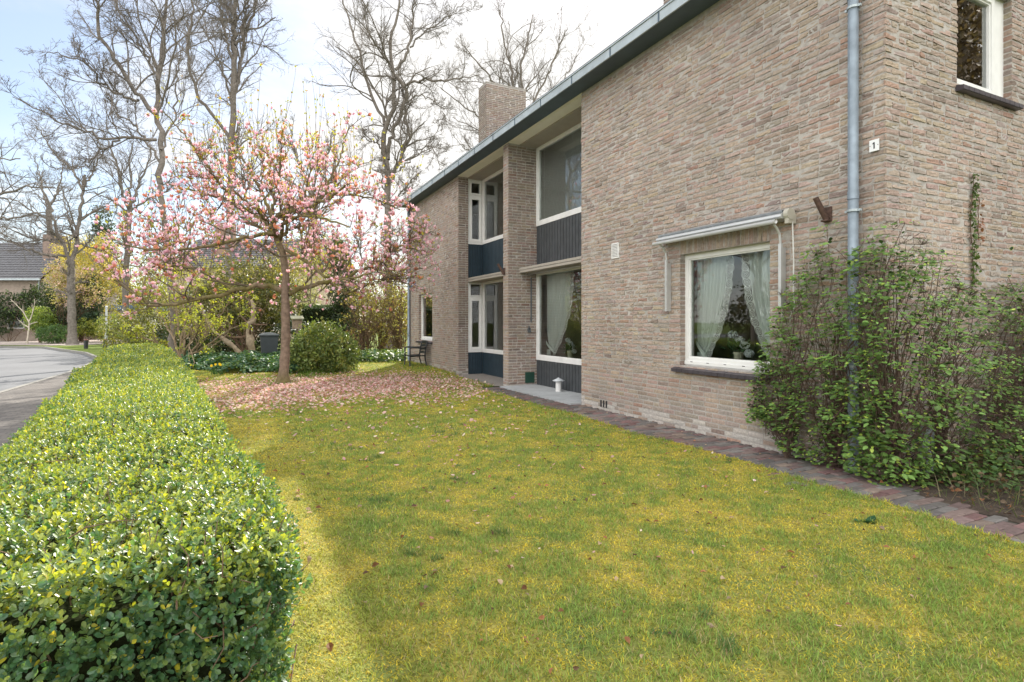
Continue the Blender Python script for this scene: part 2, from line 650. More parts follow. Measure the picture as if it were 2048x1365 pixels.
# far front wall
wall_part([((OD, UY, NXm, YL, YE, 0, EAVE), dict(holes=[WIN_L], ext=(.006, 0), nu=5, nv=3,
                                                vertical=[(WIN_L[0] - .02, WIN_L[1] + .02, 2.36, 2.545)])),
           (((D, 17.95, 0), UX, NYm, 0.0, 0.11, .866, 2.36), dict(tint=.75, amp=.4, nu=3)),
           (((0, YL, 0), UX, NYm, D, 5.61, 0, EAVE), dict(tint=.70, amp=.5, nu=4, nv=3, ext=(.006, 0)))],  # return tinted darker: its shaded facing is put into the colour
          [(OD, UY, NXm, YL, YE, 0, EAVE, -.25, 0, [WIN_L]),
           ((0, YL, 0), UX, NYm, D + .25, 5.61, 0, EAVE, -.25, 0, []),
           ((0, YE, 0), UX, (0, 1, 0), D + .25, 13.9, 0, EAVE, -.25, 0, [])])
# pier between the two recesses
wall_part([((OD, UY, NXm, YP0, YP1, 0, EAVE), dict(amp=.7, ext=(.006, 0), nu=5, nv=3)),
           (((0, YP0, 0), UX, NYm, D, XR, 0, EAVE), dict(tint=.76, amp=.5, nu=5, nv=3, ext=(.006, 0), smooth_low=False))],  # pier side: shade and moss put into the darker brick tint
          [(OD, UY, NXm, YP0, YP1, 0, EAVE, -(XR - D), 0, [])])
# gable wall on the near side
g = wall_part([(((0, Y0, 0), UX, NYm, D, 8.9, 0, 5.62), dict(holes=[WIN_G], ext=(.006, 0), nu=7, smooth_low=False)),
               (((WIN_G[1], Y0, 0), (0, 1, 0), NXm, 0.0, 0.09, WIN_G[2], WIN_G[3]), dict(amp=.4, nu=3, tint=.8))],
              [((0, Y0, 0), UX, NYm, D + .25, 13.9, 0, 5.62, -.25, 0, [WIN_G])])
gm = MB()
gm.add([(5.35, Y0 + .01, 5.62), (13.6, Y0 + .01, 5.62), (9.5, Y0 + .01, 8.1), (5.35, Y0 + .25, 5.62), (13.6, Y0 + .25, 5.62),
        (9.5, Y0 + .25, 8.1)], [(0, 1, 2), (3, 5, 4)])
gm.build('gable_top', M_MORTAR, house)

# roof: two slopes with thickness, bargeboards
rm = MB()
for (xa, za, xb, zb) in ((5.02, 5.52, 9.5, 8.16), (13.95, 5.52, 9.5, 8.16)):
    for (ya, yb, t) in ((Y0 - .06, YE + .06, 0.12),):
        p = [(xa, ya, za), (xb, ya, zb), (xb, yb, zb), (xa, yb, za)]
        q = [(x, y, z + t) for x, y, z in p]
        rm.add(p + q, [(0, 1, 2, 3), (4, 7, 6, 5), (0, 4, 5, 1), (1, 5, 6, 2), (2, 6, 7, 3), (3, 7, 4, 0)])
roof = rm.build('roof', M_ROOFT, house)


def chimney(x0, x1, y0, y1, z0, z1):
    c = MB()
    c.abox(x0, x1, y0, y1, z0, z1 - .002)
    ch = c.build('chimney', M_MORTAR, roof)
    b = MB()
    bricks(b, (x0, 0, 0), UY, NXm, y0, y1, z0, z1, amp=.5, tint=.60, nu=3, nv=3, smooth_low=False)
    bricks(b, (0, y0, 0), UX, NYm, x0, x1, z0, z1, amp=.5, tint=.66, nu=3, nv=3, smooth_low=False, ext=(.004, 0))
    b.build('brick_facing', M_BRICK, ch)
    cp = MB()
    cp.abox(x0 - .01, x1 + .01, y0 - .01, y1 + .01, z1, z1 + .03)
    cp.build('coping', M_MORTAR, ch)


chimney(7.5, 9.0, 17.31, 18.0, 6.6, 9.58)
chimney(9.0, 10.3, 9.5, 10.25, 7.4, 9.4)

# eave board, recess soffit and gutter
e = MB()
e.abox(4.985, D + .02, Y0 - .05, YE + .03, EAVE, EAVE + .03)
e.build('eave_board', M_BOARD, house)
e = MB()
e.abox(D + .021, XR + .3, Y1 - .02, YL + .02, EAVE - .022, EAVE + .03)
e.abox(D - .01, D + .019, Y1 - .02, YL + .02, EAVE - .012, EAVE - .001)
e.build('recess_soffit', M_CREAM, house)
e = MB()
e.abox(4.96, 4.983, Y0 - .06, YE + .04, EAVE - .015, EAVE + .115)     # front
e.abox(4.945, 4.987, Y0 - .06, YE + .04, EAVE + .116, EAVE + .135)    # rolled bead
e.abox(4.983, 5.10, Y0 - .06, YE + .04, EAVE + .031, EAVE + .045)     # bottom
gut = e.build('gutter', M_ZINC, house)
for y in np.arange(Y0 + .5, YE, 1.07):
    e = MB()
    e.abox(4.953, 4.9595, y, y + .025, EAVE - .02, EAVE + .114)
    e.build('gutter_joint', M_BOARD, gut)

# downpipes
def downpipe(x, y, r, brackets, ztop=5.42):
    d = MB()
    d.tube([(x, y, 0.02), (x, y, ztop)], r, 16)
    for z in (1.05, 2.62, 4.52):
        d.tube([(x, y, z), (x, y, z + .075)], r + .004, 16)
    p = d.build('downpipe', M_ZINCP, house, True)
    for z in brackets:
        b = MB()
        b.tube([(x, y, z), (x, y, z + .022)], r + .009, 16)
        b.abox(x + r * .5, D, y - .012, y + .012, z + .003, z + .019)
        b.abox(x - .012, x + .012, y - r - .03, y - r, z, z + .022)
        b.abox(x - .012, x + .012, y + r, y + r + .03, z, z + .022)
        b.build('pipe_bracket', M_ZINC, p)
    return p


downpipe(5.245, 3.334, .046, (1.02, 2.50, 4.43))
downpipe(5.265, 18.93, .045, (1.0, 2.6, 4.4))


# ---- windows
def frame_boxes(mb, O, U, Nn, u0, u1, z0, z1, fw, n0, n1, wl=None, wr=None, wb=None, wt=None):
    wl, wr, wb, wt = wl or fw, wr or fw, wb or fw, wt or fw
    mb.box(O, U, Nn, u0, u0 + wl, z0, z1, n0, n1)
    mb.box(O, U, Nn, u1 - wr, u1, z0, z1, n0, n1)
    mb.box(O, U, Nn, u0 + wl, u1 - wr, z0, z0 + wb, n0, n1)
    mb.box(O, U, Nn, u0 + wl, u1 - wr, z1 - wt, z1, n0, n1)
    # inner bead
    b = .018
    if u1 - u0 > .4:
        mb.box(O, U, Nn, u0 + wl, u0 + wl + b, z0 + wb, z1 - wt, n0, n1 - .018)
        mb.box(O, U, Nn, u1 - wr - b, u1 - wr, z0 + wb, z1 - wt, n0, n1 - .018)
        mb.box(O, U, Nn, u0 + wl + b, u1 - wr - b, z1 - wt - b, z1 - wt, n0, n1 - .018)
        mb.box(O, U, Nn, u0 + wl + b, u1 - wr - b, z0 + wb, z0 + wb + b, n0, n1 - .018)


def pane_quad(name, O, U, Nn, u0, u1, z0, z1, n, parent):
    p = MB()
    O, U, Nn = np.array(O, float), np.array(U, float), np.array(Nn, float)
    Z = np.array([0, 0, 1.])
    q = [O + U * u + Z * z + Nn * n for u, z in ((u0, z0), (u1, z0), (u1, z1), (u0, z1))]
    p.quad(*(q if np.dot(np.cross(U, Z), Nn) > 0 else q[::-1]))
    return p.build(name, M_GLASS, parent)


def blind(O, U, Nn, u0, u1, z0, z1, n, parent, tilt=.4):
    b = MB()
    O, U, Nn = np.array(O, float), np.array(U, float), np.array(Nn, float)
    Z = np.array([0, 0, 1.])
    for z in np.arange(z0 + .012, z1, .024):
        a = O + Nn * (n + .011) + Z * (z - .011 * tilt)
        c = O + Nn * (n - .011) + Z * (z + .011 * tilt)
        b.quad(a + U * u0, a + U * u1, c + U * u1, c + U * u0)
    for u in np.linspace(u0 + .2, u1 - .2, 3):
        b.box(O, U, Nn, u, u + .004, z0, z1, n + .012, n + .013)
    return b.build('blind', M_BLIND, parent)


def sill_tiles(O, U, Nn, u0, u1, z, parent, dep=.175, out=.075):
    s = MB()
    n = int(round((u1 - u0) / .105))
    w = (u1 - u0) / n
    O, U, Nn = np.array(O, float), np.array(U, float), np.array(Nn, float)
    Z = np.array([0, 0, 1.])
    for i in range(n):
        a, b = u0 + i * w + .003, u0 + (i + 1) * w - .003
        j = rngB.normal() * .0012
        zf, zb = z - .038 + j, z + .004 + j
        p = []
        for nn, zz in ((out, zf), (out - dep, zb)):
            for dz in (0, -.042):
                p += [O + U * a + Nn * nn + Z * (zz + dz), O + U * b + Nn * nn + Z * (zz + dz)]
        s.add(p, [(0, 1, 5, 4), (2, 6, 7, 3), (0, 2, 3, 1), (4, 5, 7, 6), (0, 4, 6, 2), (1, 3, 7, 5)])
    s.box(O, U, Nn, u0 + .004, u1 - .004, z - .085, z - .045, out - dep, out - .008)
    return s.build('sill', M_SILL, parent)


# window in the main front wall
def front_window(win, label=None):
    u0, u1, z0, z1 = win
    f = MB()
    frame_boxes(f, OD, UY, NXm, u0, u1, z0, z1, .062, -.16, -.085, wb=.105)
    f.box(OD, UY, NXm, u0 + .01, u1 - .01, z0 + .018, z0 + .06, -.0845, -.066)
    w = f.build('window', M_WHITE, house)
    pane_quad('pane', OD, UY, NXm, u0 + .06, u1 - .06, z0 + .1, z1 - .06, -.125, w)
    sill_tiles(OD, UY, NXm, u0 - .03, u1 + .10, z0 - .004, w)
    for u in np.linspace(u0 + .14, u1 - .14, 5):
        v = MB()
        v.box(OD, UY, NXm, u - .02, u + .02, z0 + .048, z0 + .056, -.0658, -.0645)
        v.build('drain_slot', M_DARK, w)
    return w


front_window(WIN_R)
front_window(WIN_L)

# recess with the two tall windows
OX = (XR, 0, 0)
a, b = Y1 + .01, YP0 - .005


def cladding(O, U, Nn, u0, u1, z0, z1, m, pitch=.118):
    c = MB()
    c.box(O, U, Nn, u0, u1, z0, z1, -.05, .0)
    n = max(1, int(round((u1 - u0) / pitch)))
    w = (u1 - u0) / n
    for i in range(n):
        c.box(O, U, Nn, u0 + i * w + .008, u0 + (i + 1) * w - .008, z0, z1, .0, .018)
    return c.build('cladding', m, house)


f = MB()
frame_boxes(f, OX, UY, NXm, a, b, 3.615, EAVE - .03, .072, -.06, .03, wb=.10)
w = f.build('window', M_WHITE, house)
pane_quad('pane', OX, UY, NXm, a + .07, b - .07, 3.71, EAVE - .10, -.012, w)
blind(OX, UY, NXm, a + .08, b - .08, 3.72, EAVE - .11, -.045, w, tilt=.8)
cladding(OX, UY, NXm, a, b, 2.60, 3.614, M_CLAD)
f = MB()
frame_boxes(f, OX, UY, NXm, a, b, .605, 2.595, .072, -.06, .03, wb=.10)
w = f.build('window', M_WHITE, house)
pane_quad('pane', OX, UY, NXm, a + .07, b - .07, .70, 2.525, -.012, w)
cladding(OX, UY, NXm, a, b, .012, .604, M_CLAD)

# bay recess: big window and a narrow side light at right angles
a, b = YP1 + .005, YL - .01
OS = (0, YL + .06, 0)
sx0, sx1 = 5.61, XR + .02
for (z0, z1, kind) in ((3.60, EAVE - .03, 'up'), (.625, 2.585, 'down')):
    f = MB()
    frame_boxes(f, OX, UY, NXm, a, b, z0, z1, .075, -.06, .03, wb=.085)
    w = f.build('window', M_WHITE, house)
    pane_quad('pane', OX, UY, NXm, a + .07, b - .07, z0 + .08, z1 - .07, -.012, w)
    blind(OX, UY, NXm, a + .08, b - .75 if kind == 'down' else b - .08, z0 + .09, z1 - .08, -.05, w,
          tilt=.25 if kind == 'down' else .3)
    f = MB()
    zt = z1 - .50 if kind == 'up' else z1 - .47
    f.box(OS, UX, NYm, sx0, sx1 + .05, z1 - .06, z1, -.06, .03)
    f.box(OS, UX, NYm, sx0, sx1 + .05, z0, z0 + .07, -.06, .03)
    f.box(OS, UX, NYm, sx0, sx0 + .05, z0 + .07, z1 - .06, -.06, .03)
    f.box(OS, UX, NYm, sx1 - .05, sx1 + .05, z0 + .07, z1 - .06, -.06, .03)
    f.box(OS, UX, NYm, sx0 + .05, sx1 - .05, zt, zt + .05, -.06, .025)
    frame_boxes(f, OS, UX, NYm, sx0 + .052, sx1 - .052, zt + .052, z1 - .062, .055 if kind == 'up' else .03, -.05, .04)
    frame_boxes(f, OS, UX, NYm, sx0 + .052, sx1 - .052, z0 + .072, zt - .002, .07, -.05, .04)
    w = f.build('window', M_WHITE, house)
    pane_quad('pane', OS, UX, NYm, sx0 + .08, sx1 - .08, zt + .08, z1 - .09, 0, w)
    pane_quad('pane', OS, UX, NYm, sx0 + .1, sx1 - .1, z0 + .12, zt - .06, 0, w)
for (z0, z1) in ((.012, .622), (2.587, 3.598)):
    cladding(OX, UY, NXm, a, b, z0, z1, M_CLADB, .085)
    cladding(OS, UX, NYm, sx0, sx1 - .012, z0, z1, M_CLADB, .07)

# gable window with a wide post on its right
OG = (0, Y0, 0)
u0, u1, z0, z1 = WIN_G
f = MB()
frame_boxes(f, OG, UX, NYm, u0, u1, z0, z1, .045, -.15, -.075, wr=.235, wb=.035, wt=.04)
frame_boxes(f, OG, UX, NYm, u0 + .047, u1 - .237, z0 + .037, z1 - .042, .055, -.14, -.055)
w = f.build('window', M_WHITE, house)
pane_quad('pane', OG, UX, NYm, u0 + .09, u1 - .28, z0 + .08, z1 - .09, -.10, w)
sill_tiles(OG, UX, NYm, u0 - .03, u1 + .08, z0 - .004, w)

# rooms behind the glass: floors, back and side walls, party walls
r = MB()
for (z0, z1) in ((.02, 2.55), (2.66, 5.38)):
    r.abox(5.6, 9.6, 3.36, YE - .3, z0 - .05, z0)
    r.abox(5.6, 9.6, 3.36, YE - .3, z1, z1 + .05)
    r.abox(9.6, 9.7, 3.36, YE - .3, z0, z1)
    r.abox(XR + .15, 9.6, Y1 + .01, Y1 + .1, z0, z1)
    r.abox(XR + .15, 9.6, YL + .12, YL + .2, z0, z1)
r.build('room_wall', M_ROOM, house)

# small things built into the walls
v = MB()
for y in (7.40, 7.475, 7.55):
    v.box(OD, UY, NXm, y, y + .028, .065, .175, .002, .0125)
v.build('air_brick', M_DARK, house)
v = MB()
v.box(OD, UY, NXm, 7.085, 7.265, 2.46, 2.70, .0, .016)
vg = v.build('wall_vent', M_WHITE, house)
v = MB()
for i in range(9):
    v.box(OD, UY, NXm, 7.105, 7.245, 2.482 + i * .0235, 2.490 + i * .0235, .0163, .0175)
for i in range(5):
    v.box(OD, UY, NXm, 7.112 + i * .03, 7.115 + i * .03, 2.480, 2.690, .0178, .019)
v.build('vent_slot', mat('vent_shadow', (.25, .24, .23), var=0), vg)
v = MB()
v.box((0, YP0, 0), UX, NYm, 5.74, 5.97, .09, .33, .004, .022)
for i in range(7):
    v.box((0, YP0, 0), UX, NYm, 5.755 + i * .03, 5.772 + i * .03, .11, .31, .0225, .028)
v.build('floor_vent', mat('green_grille', (.018, .060, .042), rough=.5), house)
v = MB()
v.box((0, YP0, 0), UX, NYm, 5.80, 5.86, 1.22, 1.32, .01, .06)
v.tube([(5.83, YP0 - .05, 1.30), (5.80, YP0 - .09, 1.36), (5.77, YP0 - .07, 1.27)], .014, 6)
v.box((0, YP0, 0), UX, NYm, 5.875, 5.90, 1.45, 2.45, .01, .03)
v.build('awning_crank', mat('crank_grey', (.09, .10, .11), rough=.4), house)
# ------------------------------------------------------------------ ground, road, paths
rngG = np.random.default_rng(5)
M_EARTH = mat('earth', (.085, .065, .045), rough=.95, var=.35, scale=5, bmp=(25, .03))


def lawn_material():
    m, t, out = mat_new('mossy_lawn')
    p = N_(t, 'ShaderNodeBsdfPrincipled')
    tcn = N_(t, 'ShaderNodeTexCoord')
    v = tcn.outputs['Object']
    n = N_(t, 'ShaderNodeTexNoise')
    n.inputs['Scale'].default_value = 1.7
    n.inputs['Detail'].default_value = 8
    n.inputs['Roughness'].default_value = .65
    L_(t, v, n.inputs['Vector'])
    r = N_(t, 'ShaderNodeValToRGB')
    e = r.color_ramp.elements
    e[0].position, e[0].color = .34, (.13, .175, .05, 1)
    e[1].position, e[1].color = .66, (.32, .27, .07, 1)
    x = r.color_ramp.elements.new(.5)
    x.color = (.22, .22, .055, 1)
    L_(t, n.outputs['Fac'], r.inputs[0])
    c = noise_mix(t, r.outputs[0], .4, 45, 6, v)
    L_(t, c, p.inputs['Base Color'])
    p.inputs['Roughness'].default_value = .95
    p.inputs['Specular IOR Level'].default_value = .1
    bump(t, p, 90, .02, vec=v)
    L_(t, p.outputs[0], out.inputs['Surface'])
    return m


M_LAWN = lawn_material()
M_VERGE = mat('verge_grass', (.10, .135, .03), rough=.95, var=.35, scale=3, bmp=(40, .04), spec=.1)
M_ASPH = mat('asphalt', (.135, .14, .15), rough=.85, var=.12, scale=30, bmp=(120, .004), var2=(.12, .5))
M_PAVE = mat('paver', attr=True, rough=.85, var=.25, scale=30, bmp=(80, .003), spec=.25, var2=(.18, 1.4))
M_JOINT = mat('joint_sand', (.06, .055, .045), rough=.95, var=.3, scale=30)
M_CONC = mat('concrete', (.34, .355, .365), rough=.8, var=.14, scale=3, bmp=(60, .003), var2=(.1, 14))
M_KERB = mat('kerb_stone', (.20, .195, .18), rough=.85, var=.15, scale=8)

g = MB()
g.quad((-700, -400, -.14), (700, -400, -.14), (700, 900, -.14), (-700, 900, -.14))
tag(g.build('ground', M_VERGE), kind='structure')

OUT = np.array([(-4.5, -12), (-4.5, 20), (-5.0, 27), (-6.7, 33), (-10.4, 41.7), (-16, 47), (-26, 50.5), (-60, 54)], float)
INN = np.array([(-11.5, -12), (-11.5, 18), (-12.2, 25), (-15, 31), (-20, 35.5), (-27, 38.5), (-36, 40), (-60, 42)], float)


def fine(P, k=6):
    t = np.arange(len(P))
    tt = np.linspace(0, len(P) - 1, (len(P) - 1) * k + 1)
    return np.stack([np.interp(tt, t, P[:, i]) for i in range(2)], 1)


O2, I2 = fine(OUT), fine(INN)
rd = MB()
m = len(O2)
rd.add(np.concatenate([np.c_[O2, np.full(m, -.10)], np.c_[I2, np.full(m, -.10)]]),
       [(i, i + 1, m + i + 1, m + i) for i in range(m - 1)])
tag(rd.build('road', M_ASPH), kind='structure')
kb = MB()
for P, s in ((O2, 1), (I2, -1)):
    d = nrm(np.gradient(P, axis=0))
    nn = np.c_[d[:, 1], -d[:, 0]] * s
    A, B = P, P + nn * .12
    v = np.concatenate([np.c_[A, np.full(m, -.12)], np.c_[A, np.full(m, .012)], np.c_[B, np.full(m, .012)]])
    kb.add(v, [(i, i + 1, m + i + 1, m + i) for i in range(m - 1)] + [(m + i, m + i + 1, 2 * m + i + 1, 2 * m + i) for i in range(m - 1)])
tag(kb.build('kerb', M_KERB), kind='structure')
vg = MB()
ob = O2 + np.array([.12, 0])
vg.add(np.concatenate([np.c_[ob, np.zeros(m)], np.c_[np.full(m, 70.), ob[:, 1], np.zeros(m)]]),
       [(i, m + i, m + i + 1, i + 1) for i in range(m - 1)])
vg.quad((-60, 54, 0), (70, 54, 0), (70, 160, 0), (-60, 160, 0))
tag(vg.build('verge', M_VERGE), kind='structure')
vg = MB()
ib = I2 - np.array([.12, 0])
vg.add(np.concatenate([np.c_[ib, np.zeros(m)], np.c_[np.full(m, -60.), ib[:, 1], np.zeros(m)]]),
       [(i, i + 1, m + i + 1, m + i) for i in range(m - 1)])
tag(vg.build('verge', M_VERGE), kind='structure')

# the hedge's two sides (ground lines)
def hedge_r(y):
    return np.interp(y, [1.3, 1.42, 1.67, 2.2, 3.2, 5.6, 10.9, 15, 17.2, 17.6], [.06, .15, .13, .085, -.01, -.27, -.90, -1.52, -2.02, -2.4])


def hedge_l(y):
    return np.interp(y, [1.3, 1.42, 3.65, 9.8, 16.5, 17.2, 17.6], [-.75, -.85, -1.1, -1.92, -2.86, -2.85, -2.6])


# pavement beside the hedge: small pavers
sw = MB()
ys = np.linspace(-8, 24, 65)
xa = np.full(len(ys), -4.38)
xb = np.where(ys < 17.4, hedge_l(np.maximum(ys, 1.42)) + .25, -2.55 - .14 * (ys - 17.4))
k = len(ys)
sw.add(np.concatenate([np.c_[xa, ys, np.full(k, .006)], np.c_[xb, ys, np.full(k, .006)]]),
       [(i, k + i, k + i + 1, i + 1) for i in range(k - 1)])


def paver_texture(name, c1, c2, mortar, w, h):
    m_, t, out = mat_new(name)
    p = N_(t, 'ShaderNodeBsdfPrincipled')
    tcn = N_(t, 'ShaderNodeTexCoord')
    bt = N_(t, 'ShaderNodeTexBrick')
    bt.inputs['Color1'].default_value = (*c1, 1)
    bt.inputs['Color2'].default_value = (*c2, 1)
    bt.inputs['Mortar'].default_value = (*mortar, 1)
    bt.inputs['Scale'].default_value = 1
    bt.inputs['Mortar Size'].default_value = .006
    bt.inputs['Brick Width'].default_value = w
    bt.inputs['Row Height'].default_value = h
    L_(t, tcn.outputs['Object'], bt.inputs['Vector'])
    c = noise_mix(t, bt.outputs['Color'], .3, 6, 5, tcn.outputs['Object'])
    L_(t, c, p.inputs['Base Color'])
    p.inputs['Roughness'].default_value = .85
    bump(t, p, 1, .006, tex=bt.outputs['Fac'], strength=-.6)
    L_(t, p.outputs[0], out.inputs['Surface'])
    return m_


tag(sw.build('pavement', paver_texture('pavement_bricks', (.135, .122, .112), (.10, .092, .086), (.05, .046, .042), .21, .105)), kind='structure')
dv = MB()
dv.quad((-40, 52.8, .006), (-9, 45.6, .006), (-8, 60, .006), (-40, 66, .006))
dv.quad((-19, 49.5, .010), (-9.5, 43.2, .010), (-7, 47, .010), (-15, 54, .010))
tag(dv.build('driveway', paver_texture('drive_bricks', (.40, .34, .31), (.34, .29, .27), (.2, .18, .16), .21, .105)), kind='structure')

# front lawn: gently uneven sheet
def lawn_h(x, y):
    return .036 + .014 * np.sin(x * 2.1 + 1.3 * np.sin(y * .9)) * np.sin(y * 1.7 + .6) + .012 * np.sin(x * .8 + y * .55) + \
        .05 * np.clip((y - 12) / 6, 0, 1)


nx, ny = 60, 200
yy = np.linspace(-3, 26, ny)
ss = np.linspace(0, 1, nx)
PATHX = lambda y: 4.575 + .03 * np.sin(y * 1.9) + .018 * np.sin(y * 5.3) - .13 * np.clip((2.6 - y) / 2, 0, 1)
xl = np.where(yy < 17.4, hedge_l(np.maximum(yy, 1.42)) + .3, -2.6)
xr = np.where(yy < 11.2, PATHX(yy), np.where(yy < YE, np.interp(yy, [11.2, 11.9, 14.3, 14.6], [4.75, 5.1, 5.15, D - .01]), 8.5))
X = xl[:, None] + (xr - xl)[:, None] * ss[None]
Yg = np.repeat(yy[:, None], nx, 1)
lw = MB()
idx = np.arange(nx * ny).reshape(ny, nx)
lw.add(np.stack([X, Yg, lawn_h(X, Yg)], -1).reshape(-1, 3),
       np.stack([idx[:-1, :-1], idx[:-1, 1:], idx[1:, 1:], idx[1:, :-1]], -1).reshape(-1, 4))
tag(lw.build('lawn', M_LAWN, smooth=True), kind='structure')

# brick path along the house: every paver a little different
jb = MB()
jb.quad((4.40, -3, .004), (D, -3, .004), (D, 11.2, .004), (4.40, 11.2, .004))
tag(jb.build('path_bed', M_JOINT), kind='structure')
pv = MB()
PC = np.array([(.175, .130, .118), (.160, .115, .110), (.150, .138, .130), (.185, .145, .122), (.125, .115, .112), (.170, .102, .100), (.165, .155, .148)])
row = 0
y = -2.0
while y < 11.1:
    h = .084
    x = 4.40 - (.1 if row % 2 else 0) + rngG.normal() * .006
    xmax = (5.05 + .02 * math.sin(y * 3)) if y < 2.75 else D - .004
    while x < xmax:
        w = .172 + rngG.normal() * .003
        if x + w > xmax + .06:
            break
        x1 = min(x + w, xmax if y > 2.75 else x + w)
        z = .026 + rngG.normal() * .0028
        tx, ty = rngG.normal(size=2) * .0022
        c = PC[rngG.integers(len(PC))] * rngG.uniform(.75, 1.15)
        if y > 7.8:
            c = c * .8
        b = .005
        q = []
        for (aa, bb, zz) in ((x, y, 0), (x1, y, 0), (x1, y + h, 0), (x, y + h, 0)):
            q.append((aa, bb, .0))
        for (aa, bb) in ((x, y), (x1, y), (x1, y + h), (x, y + h)):
            q.append((aa, bb, z - .006 + tx * (1 if aa == x else -1) + ty * (1 if bb == y else -1)))
        for (aa, bb) in ((x + b, y + b), (x1 - b, y + b), (x1 - b, y + h - b), (x + b, y + h - b)):
            q.append((aa, bb, z + tx * (1 if aa < (x + x1) / 2 else -1) + ty * (1 if bb < y + h / 2 else -1)))
        fs = [(i, (i + 1) % 4, 4 + (i + 1) % 4, 4 + i) for i in range(4)] + \
             [(4 + i, 4 + (i + 1) % 4, 8 + (i + 1) % 4, 8 + i) for i in range(4)] + [(8, 9, 10, 11)]
        pv.add(q, fs, c)
        x = x1 + .006
    y += h + .006
    row += 1
tag(pv.build('path', M_PAVE), kind='structure')

# concrete slab under the tall window, bare strip under the bay, planting bed on the corner
sl = MB()
sl.abox(5.11, XR - .03, Y1 + .012, 9.58, .0, .052)
sl.abox(5.11, XR - .03, 9.592, YP0 - .008, .0, .050)
tag(sl.build('patio', M_CONC), kind='structure')
sl = MB()
sl.quad((5.06, YP1 - .1, .03), (XR, YP1 - .1, .03), (XR, YL, .03), (5.06, YL, .03))
tag(sl.build('gravel_strip', mat('gravel', (.22, .20, .18), rough=.95, var=.5, scale=60, bmp=(90, .02))), kind='structure')
nb = 24
gx = np.linspace(5.02, 9.5, nb)
gy = np.linspace(-2, Y0 - .012, nb)
GX, GY = np.meshgrid(gx, gy)
GZ = .008 + .03 * rngG.random(GX.shape) * np.clip((GX - 5.02) / .2, 0, 1)
idx = np.arange(nb * nb).reshape(nb, nb)
bd = MB()
bd.add(np.stack([GX, GY, GZ], -1).reshape(-1, 3), np.stack([idx[:-1, :-1], idx[:-1, 1:], idx[1:, 1:], idx[1:, :-1]], -1).reshape(-1, 4))
tag(bd.build('planting_bed', mat('bed_soil', (.055, .040, .030), rough=.95, var=.4, scale=14, bmp=(40, .03))), kind='structure')
# ------------------------------------------------------------------ things on and around the house
M_BLACK = mat('black_metal', (.022, .024, .026), rough=.45, var=.2, scale=15)
M_RUST = mat('rusty_iron', (.085, .050, .038), rough=.85, var=.4, scale=40, bmp=(80, .003))


def sheer(name, col, see):
    m_, t, out = mat_new(name)
    d = N_(t, 'ShaderNodeBsdfDiffuse')
    d.inputs['Color'].default_value = (*col, 1)
    tl = N_(t, 'ShaderNodeBsdfTranslucent')
    tl.inputs['Color'].default_value = (*col, 1)
    a = N_(t, 'ShaderNodeMixShader')
    a.inputs[0].default_value = .3
    L_(t, d.outputs[0], a.inputs[1])
    L_(t, tl.outputs[0], a.inputs[2])
    tr = N_(t, 'ShaderNodeBsdfTransparent')
    b = N_(t, 'ShaderNodeMixShader')
    b.inputs[0].default_value = see
    L_(t, a.outputs[0], b.inputs[1])
    L_(t, tr.outputs[0], b.inputs[2])
    L_(t, b.outputs[0], out.inputs['Surface'])
    return m_, t, b, out


M_SHEER = sheer('sheer_curtain', (.86, .92, .88), .14)[0]


def lace_material():
    m_, t, b, out = sheer('lace', (.90, .93, .90), .10)
    at = N_(t, 'ShaderNodeAttribute', attribute_name='Col')
    sp = N_(t, 'ShaderNodeSeparateXYZ')
    L_(t, at.outputs['Vector'], sp.inputs[0])

    def M(op, a, b_=None):
        n = N_(t, 'ShaderNodeMath', operation=op)
        for i, x in enumerate((a, b_)):
            if x is None:
                continue
            if isinstance(x, (int, float)):
                n.inputs[i].default_value = x
            else:
                L_(t, x, n.inputs[i])
        return n.outputs[0]
    fz = M('SUBTRACT', M('FRACT', sp.outputs[1]), .5)
    fx = M('SUBTRACT', sp.outputs[0], .5)
    r = M('SQRT', M('ADD', M('MULTIPLY', fx, fx), M('MULTIPLY', fz, fz)))
    w = M('SINE', M('MULTIPLY', r, 34.0))
    hole = M('MULTIPLY', M('GREATER_THAN', w, .15), M('LESS_THAN', r, .47))
    tr = N_(t, 'ShaderNodeBsdfTransparent')
    mx = N_(t, 'ShaderNodeMixShader')
    L_(t, M('MULTIPLY', hole, .85), mx.inputs[0])
    L_(t, b.outputs[0], mx.inputs[1])
    L_(t, tr.outputs[0], mx.inputs[2])
    L_(t, mx.outputs[0], out.inputs['Surface'])
    return m_


M_LACE = lace_material()


